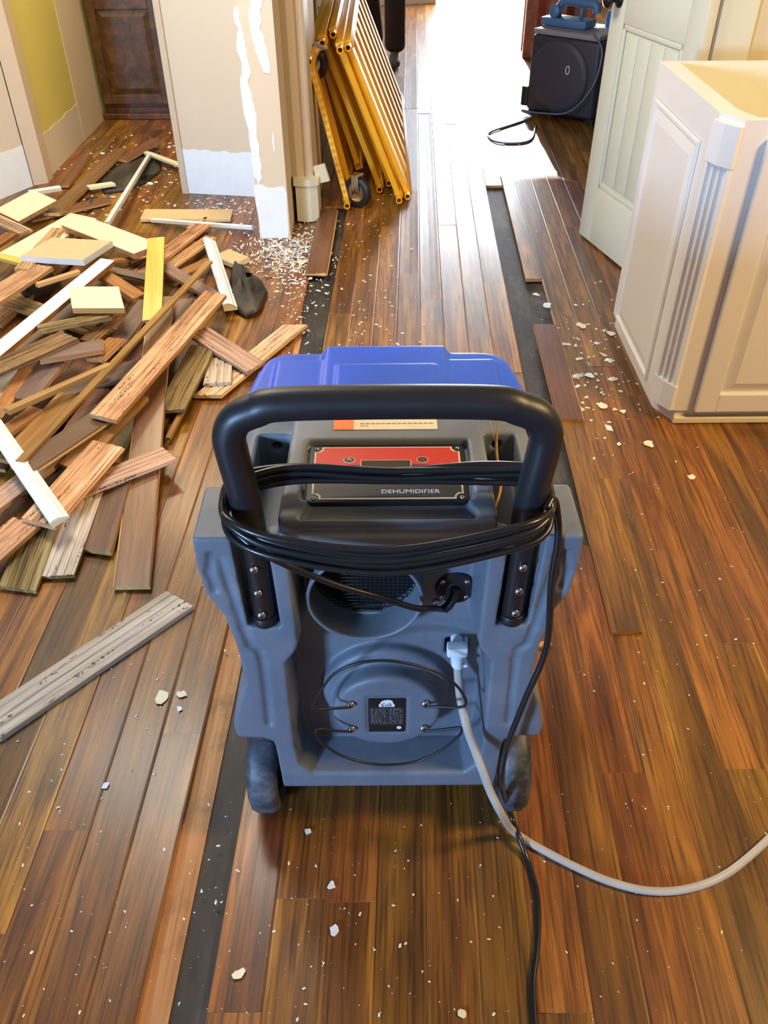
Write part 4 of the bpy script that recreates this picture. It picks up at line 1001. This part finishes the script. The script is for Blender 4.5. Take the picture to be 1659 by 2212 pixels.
# paint chips
def chip(px, py, z, size, seed, name='paint_chip', mt=CRM, label='', fold=.5):
    rr = random.Random(seed); bm = bmesh.new(); n = 9; c = P(px, py, z); pts = []
    for k in range(n):
        r = size*rr.uniform(.55, 1.1); t = 2*math.pi*k/n; pts.append((r*math.cos(t)*1.2, r*math.sin(t), .0008+abs(math.cos(t))*size*fold*.5*rr.random()))
    A = [bm.verts.new(p) for p in pts]; Bv = [bm.verts.new((x, y, z_+.0012)) for x, y, z_ in pts]
    for k in range(n): bm.faces.new((A[k], A[(k+1) % n], Bv[(k+1) % n], Bv[k]))
    f1 = bm.faces.new(A[::-1]); f2 = bm.faces.new(Bv); bmesh.ops.triangulate(bm, faces=[f1, f2])
    o = frombm(name, bm, mt); o.location = c; o.rotation_euler = (0, 0, rr.uniform(0, 6)); tag(o, label, 'paint chip', 'larger paint chips on the floor'); return o
for k, (x, y, s, m, lab) in enumerate([
    (350, 1507, .016, CRM, 'cream paint chip with notched edge right below the grey foreground board'), (393, 1501, .011, CRM, 'small pointed cream chip just right of the notched one'),
    (388, 1532, .006, WHT, 'tiny white chip below the pair of cream chips'), (655, 568, .030, CRM, 'curled cream flake at the edge of the left torn-out strip'),
    (1181, 662, .022, WHT, 'white flake beside the raised board of the right torn-out strip'), (1256, 704, .020, CRM, 'cream flake on the seam in front of the white cabinet'),
    (1402, 960, .018, CRM, 'triangular cream chip in front of the cabinet corner'), (1495, 1031, .014, CRM, 'small folded cream chip on the boards in front of the cabinet doors'),
    (1318, 720, .020, CRM, 'long cream chip left of the cabinet base'), (1272, 812, .018, WHT, 'white smear-like flake midway along the cabinet side'),
    (1302, 878, .016, CRM, 'thin curved cream flake near the cabinet front corner'), (1346, 889, .010, WHT, 'round white chip near the cabinet front corner'),
    (517, 2105, .011, CRM, 'rectangular cream chip at the bottom of the picture left of centre'), (716, 1913, .008, WHT, 'white chip on the floor behind the wheels, left of centre'),
    (665, 1797, .007, WHT, 'white chip between the left wheel and the centre of the boards'), (721, 2010, .008, WHT, 'white chip low in the picture on the dark middle board'),
    (999, 2190, .008, CRM, 'yellowish chip at the bottom edge left of the black cord'), (228, 1698, .007, WHT, 'white chip alone on the left boards below the grey board')]):
    chip(x, y, .001, s, k, mt=m, label=lab, fold=.9 if s > .02 else .3)
rr = random.Random(77); bm = bmesh.new()
def speck(x, y, s, z=0.0005):
    t = rr.uniform(0, 6.28); n = rr.choice((3, 4, 5)); el = rr.uniform(1, 2.2)
    h = s*rr.uniform(.2, .9); z += .0004
    A = []
    for k in range(n):
        a = t+2*math.pi*k/n+rr.uniform(-.3, .3); dx, dy = s*el*math.cos(a), s*math.sin(a)
        A.append((x+dx*math.cos(t)-dy*math.sin(t), y+dx*math.sin(t)+dy*math.cos(t)))
    mi = 0 if rr.random() < .7 else 1
    a = [bm.verts.new((p[0], p[1], z)) for p in A]; top = bm.verts.new((x, y, z+h))
    for k in range(n): bm.faces.new((a[k], a[(k+1) % n], top)).material_index = mi
def scatter(n, px0, py0, px1, py1, s0, s1, gauss=False):
    for _ in range(n):
        if gauss: px = rr.gauss((px0+px1)/2, (px1-px0)/4); py = rr.gauss((py0+py1)/2, (py1-py0)/4)
        else: px = rr.uniform(px0, px1); py = rr.uniform(py0, py1)
        p = P(px, py, 0); speck(p.x, p.y, s0+(s1-s0)*rr.random()**3)
scatter(170, 450, 1720, 1100, 2212, .0005, .0030); scatter(120, 0, 1600, 480, 2212, .0005, .0028); scatter(110, 1100, 1500, 1659, 2212, .0005, .0022)
scatter(90, 230, 1230, 520, 1600, .0006, .0030); scatter(150, 1250, 950, 1659, 1500, .0006, .0026)
scatter(130, 730, 470, 930, 760, .001, .006); scatter(90, 760, 400, 860, 760, .001, .006); scatter(170, 1190, 620, 1420, 950, .001, .006, True); scatter(70, 1180, 620, 1400, 930, .003, .013, True); scatter(60, 560, 460, 720, 620, .004, .014, True); scatter(60, 180, 300, 540, 480, .004, .016)
scatter(700, 540, 470, 720, 640, .0015, .008, True); scatter(260, 590, 500, 700, 780, .001, .005, True)
scatter(420, 380, 420, 560, 500, .0015, .008, True); scatter(450, 170, 290, 400, 450, .0015, .008, True); scatter(60, 490, 720, 640, 1100, .0006, .002)
for _ in range(160):      # wood dust on top of the heap
    pass
o = frombm('paint_dust', bm, [WHT, CRM]); tag(o, 'tiny white paint flakes and dust scattered over the wooden floor', 'paint flakes', kind='stuff')
# long curled shavings heaped at the foot of the middle wall end
bm = bmesh.new()
for _ in range(420):
    p = P(rr.gauss(625, 46), rr.gauss(540, 28), 0); t = rr.uniform(0, 6.28); L_ = rr.uniform(.008, .035)
    d = Vector((math.cos(t), math.sin(t), 0)); s = Vector((-d.y, d.x, 0))*rr.uniform(.001, .003); q = [p+d*L_*f+Vector((0, 0, .001+h)) for f, h in ((0, rr.uniform(0, .006)), (.5, rr.uniform(.003, .012)), (1, rr.uniform(0, .006)))]
    A = [bm.verts.new(v-s) for v in q]; Bv = [bm.verts.new(v+s+Vector((0, 0, .001))) for v in q]
    for k in range(2): bm.faces.new((A[k], A[k+1], Bv[k+1], Bv[k]))
o = frombm('paint_shavings', bm, WHT); tag(o, 'heap of curled white paint shavings at the foot of the peeling wall end', 'paint shavings', kind='stuff')

# ------------------------------------------------------------------ black machine by the sunlit floor, with blue tool on it
ang = math.atan2(5.317-5.64, 1.299-.917)
bk = empty('air_scrubber', (1.072, 5.43, 0), ang); tag(bk, 'black boxy portable air machine with round drum front, beside the sunlit floor', 'air machine')
W2 = .228
bki = (T(1.072, 5.43, 0) @ Matrix.Rotation(ang, 4, 'Z')).inverted()
bm = bmesh.new(); add_box(bm, (0, .20, .235), (W2, .20, .205), None, .02, seg=3); frombm('body', bm, plain('black_shell', (.030, .027, .036), .5, var=.2), bk, auto=40)
bm = bmesh.new(); add_lathe(bm, [(.195, 0), (.195, .008), (.185, .018), (.16, .022), (0, .026)], T(-.02, 0, .235) @ RX(90), 48); frombm('drum', bm, plain('black_drum', (.036, .033, .045), .55, var=.2), bk, auto=40)
bm = bmesh.new(); add_tube(bm, [Vector((.05+.012*math.cos(k*.35), -.027, .285+.022*math.sin(k*.35))) for k in range(18)], .0025, 8, closed=True); frombm('badge', bm, M_lw, bk)
bm = bmesh.new(); add_box(bm, (-.01, .19, .455), (W2-.01, .18, .014), None, .008); frombm('lid', bm, plain('grey_lid', (.25, .23, .25), .5), bk)
for x in (-.2, .2):
    bm = bmesh.new(); add_box(bm, (x, .2, .015), (.025, .17, .016), None, .004); frombm('foot', bm, M_blk, bk)
bm = bmesh.new(); add_box(bm, (-.245, .03, .10), (.022, .03, .055), None, .006); frombm('latch', bm, M_blk, bk)
bm = bmesh.new(); add_tube(bm, smooth_path([(.16, .02, .48), (.25, -.02, .40), (.23, -.04, .22), (.10, -.045, .07), (-.10, -.05, .035), (-.22, -.05, .03), *[tuple(bki @ P(x, y, .006)) for x, y in ((1150, 252), (1110, 268), (1062, 284), (1055, 295), (1075, 307), (1120, 309), (1148, 300), (1157, 272))]], 10), .006, 8); frombm('power_cord', bm, plain('grey_cord', (.10, .13, .18), .35), bk)
def blue(n): return plain(n, (.07, .16, .30), .45)
MB_ = blue('blue_grey_plastic')
tl = empty('blue_tool', (1.13, 5.62, .47), ang); tag(tl, 'blue-grey handled power tool resting on the black machine', 'tool')
bm = bmesh.new(); add_box(bm, (-.02, 0, .022), (.15, .07, .022), None, .01); frombm('base', bm, MB_, tl, auto=40)
bm = bmesh.new(); add_tube(bm, smooth_path([(-.10, 0, .03), (-.09, 0, .09), (-.05, 0, .125), (.05, 0, .125), (.14, 0, .12), (.16, 0, .08)], 8), .024, 14); add_tube(bm, [(.06, 0, .03), (.06, 0, .12)], .012, 10); frombm('handle', bm, MB_, tl)
bm = bmesh.new(); add_lathe(bm, [(.02, 0), (.034, .01), (.034, .05), (.02, .06)], T(-.09, -.04, .075) @ RX(90) @ T(0, 0, -.03), 18); frombm('motor', bm, MB_, tl, auto=40)
bl = empty('blue_machine', (1.50, 5.60, 0), ang); tag(bl, 'blue machine with dark cover standing behind the black one, mostly hidden by the door', 'machine')
bm = bmesh.new(); add_box(bm, (.02, .10, .28), (.16, .22, .28), None, .03, seg=3); frombm('body', bm, plain('mid_blue', (.02, .16, .40), .45), bl, auto=40)
bm = bmesh.new(); add_box(bm, (-.02, .16, .64), (.14, .16, .07), None, .03, seg=3); add_tube(bm, smooth_path([(-.12, .0, .57), (-.11, -.02, .64), (-.02, -.03, .67), (.1, -.02, .66)], 6), .012, 10); frombm('cover', bm, MB_, bl, auto=40)
# furniture in the sun at the far end
st_ = empty('wooden_stand', (1.32, 7.2, 0)); tag(st_, 'reddish wooden upright stand in the glare behind the black machine', 'stand')
MW_ = wood('red_wood', (.25, .09, .04), (.40, .16, .075), (.5, .22, .10), along='Y', rough=.5, pores=.2).m
for x, w in ((-.18, .045), (.02, .06), (.27, .03)):
    bm = bmesh.new(); box2(bm, (x-w, -.03, 0), (x+w, .03, .95), .006); frombm('post', bm, MW_, st_)
bm = bmesh.new(); box2(bm, (-.23, -.04, .95), (.32, .30, .985), .006); frombm('top', bm, MW_, st_)
bm = bmesh.new(); box2(bm, (-.20, .24, .0), (.30, .28, .95), .006); frombm('back_leg', bm, MW_, st_)

# ------------------------------------------------------------------ person standing in the far room (only the lower legs are in the frame)
def skin(name, verts, edges, rad, mat, parent, sub=2, root=0):
    me = bpy.data.meshes.new(name); me.from_pydata(verts, edges, []); o = bpy.data.objects.new(name, me); COL.objects.link(o)
    sm = o.modifiers.new('s', 'SKIN'); sm.use_smooth_shade = True; o.modifiers.new('b', 'SUBSURF').levels = sub
    for i, v in enumerate(me.skin_vertices[0].data):
        r = rad[i]; v.radius = (r, r) if not isinstance(r, tuple) else r; v.use_root = (i == root)
    bpy.context.view_layer.update(); e = o.evaluated_get(bpy.context.evaluated_depsgraph_get()); m2 = bpy.data.meshes.new_from_object(e)
    bpy.data.objects.remove(o); m2.name = name; return link(name, m2, mat, parent, smooth=True)
pe = empty('person', (-.02, 7.0, 0)); tag(pe, 'person in dark plum trousers and grey shoes standing behind the yellow scaffold', 'person')
M_skin = plain('skin', (.50, .29, .20), .55, var=.05); M_trs = plain('plum_trousers', (.050, .030, .038), .85, var=.25, nscale=25); M_shirt = plain('dark_shirt', (.05, .06, .08), .85, var=.2); M_shoe = plain('grey_shoe', (.16, .14, .12), .7, var=.3); M_hair = plain('dark_hair', (.03, .02, .015), .6)
sk = [(0, 0, .96), (0, 0, 1.10), (0, -.01, 1.30), (0, 0, 1.44), (0, -.01, 1.51), (0, -.02, 1.60), (0, -.02, 1.69),
      (.18, 0, 1.41), (.22, .02, 1.14), (.23, -.05, .90), (.23, -.07, .85), (-.18, 0, 1.41), (-.23, .02, 1.14), (-.24, -.04, .90), (-.24, -.06, .85),
      (.09, 0, .90), (.125, -.02, .50), (.125, .01, .09), (.125, -.08, .03), (-.09, 0, .90), (-.07, .12, .50), (-.035, .25, .09), (-.035, .16, .03)]
sr_ = [(.15, .11), (.13, .10), (.16, .11), (.10, .07), .052, (.075, .09), (.07, .085), .055, .042, .028, .026, .055, .042, .028, .026, .08, .055, .038, .03, .08, .055, .038, .03]
se = [(0, 1), (1, 2), (2, 3), (3, 4), (4, 5), (5, 6), (3, 7), (7, 8), (8, 9), (9, 10), (3, 11), (11, 12), (12, 13), (13, 14), (0, 15), (15, 16), (16, 17), (17, 18), (0, 19), (19, 20), (20, 21), (21, 22)]
for hb, s in ((10, 1), (14, -1)):
    hx, hy, hz = sk[hb]
    for k, (dx, L_) in enumerate(((-.018, .075), (-.006, .085), (.006, .080), (.018, .065))):
        i0 = len(sk); y_ = hy+dx
        sk += [(hx, y_, hz-.05), (hx-s*.012, y_-.004, hz-.05-L_*.55), (hx-s*.03, y_-.006, hz-.05-L_)]; sr_ += [.009, .0085, .0075]; se += [(hb, i0), (i0, i0+1), (i0+1, i0+2)]
    i0 = len(sk); sk += [(hx-s*.012, hy-.035, hz-.03), (hx-s*.025, hy-.048, hz-.065)]; sr_ += [.010, .0085]; se += [(hb, i0), (i0, i0+1)]
bd = skin('body', sk, se, sr_, M_skin, pe, 2)
skin('trousers', [(0, 0, .98), (.09, 0, .88), (.127, -.02, .50), (.127, .01, .16), (.127, .01, .07), (-.09, 0, .88), (-.07, .12, .50), (-.035, .24, .17), (-.035, .25, .08)], [(0, 1), (1, 2), (2, 3), (3, 4), (0, 5), (5, 6), (6, 7), (7, 8)], [(.17, .13), .11, .085, .082, .088, .11, .085, .082, .088], M_trs, pe)
skin('shirt', [(0, 0, 1.0), (0, 0, 1.15), (0, -.01, 1.32), (0, 0, 1.45), (.19, 0, 1.41), (.225, .01, 1.2), (-.19, 0, 1.41), (-.235, .01, 1.2)], [(0, 1), (1, 2), (2, 3), (3, 4), (4, 5), (3, 6), (6, 7)], [(.18, .14), (.155, .12), (.18, .13), (.10, .08), .072, .058, .072, .058], M_shirt, pe)
for x, y in ((.125, -.02), (-.035, .22)):
    skin('shoe', [(x, y+.05, .05), (x, y-.03, .045), (x, y-.14, .035), (x, y-.18, .03)], [(0, 1), (1, 2), (2, 3)], [(.048, .048), (.046, .045), (.045, .034), (.03, .026)], M_shoe, pe)
bm = bmesh.new(); bmesh.ops.create_uvsphere(bm, u_segments=24, v_segments=16, radius=1)
for v in list(bm.verts): v.co = Vector((v.co.x*.083, v.co.y*.100, v.co.z*.085))
bmesh.ops.delete(bm, geom=[v for v in bm.verts if v.co.y < -.035 and v.co.z < .035 or v.co.z < -.05], context='VERTS')
for v in bm.verts: v.co += Vector((0, -.005, 1.69))
frombm('hair', bm, M_hair, pe, smooth=True)
bm = bmesh.new(); add_lathe(bm, [(.012, 0), (.008, .012), (.004, .03), (0, .034)], T(0, -.098, 1.61) @ RX(20), 10)
for s in (-1, 1):
    add_lathe(bm, [(0, -.008), (.016, -.006), (.020, 0), (.016, .006), (0, .008)], T(.078*s, -.015, 1.63) @ RY(90), 12)
frombm('face_features', bm, M_skin, pe, smooth=True)
bm = bmesh.new()
for s in (-1, 1): add_lathe(bm, [(0, 0), (.007, .001), (.009, .004), (0, .006)], T(.03*s, -.088, 1.655) @ RX(90), 12)
frombm('eyes', bm, M_dark, pe)
bm = bmesh.new(); add_tube(bm, [(-.022, -.094, 1.575), (0, -.099, 1.573), (.022, -.094, 1.575)], .003, 6); frombm('mouth', bm, plain('lips', (.4, .16, .13), .5), pe)
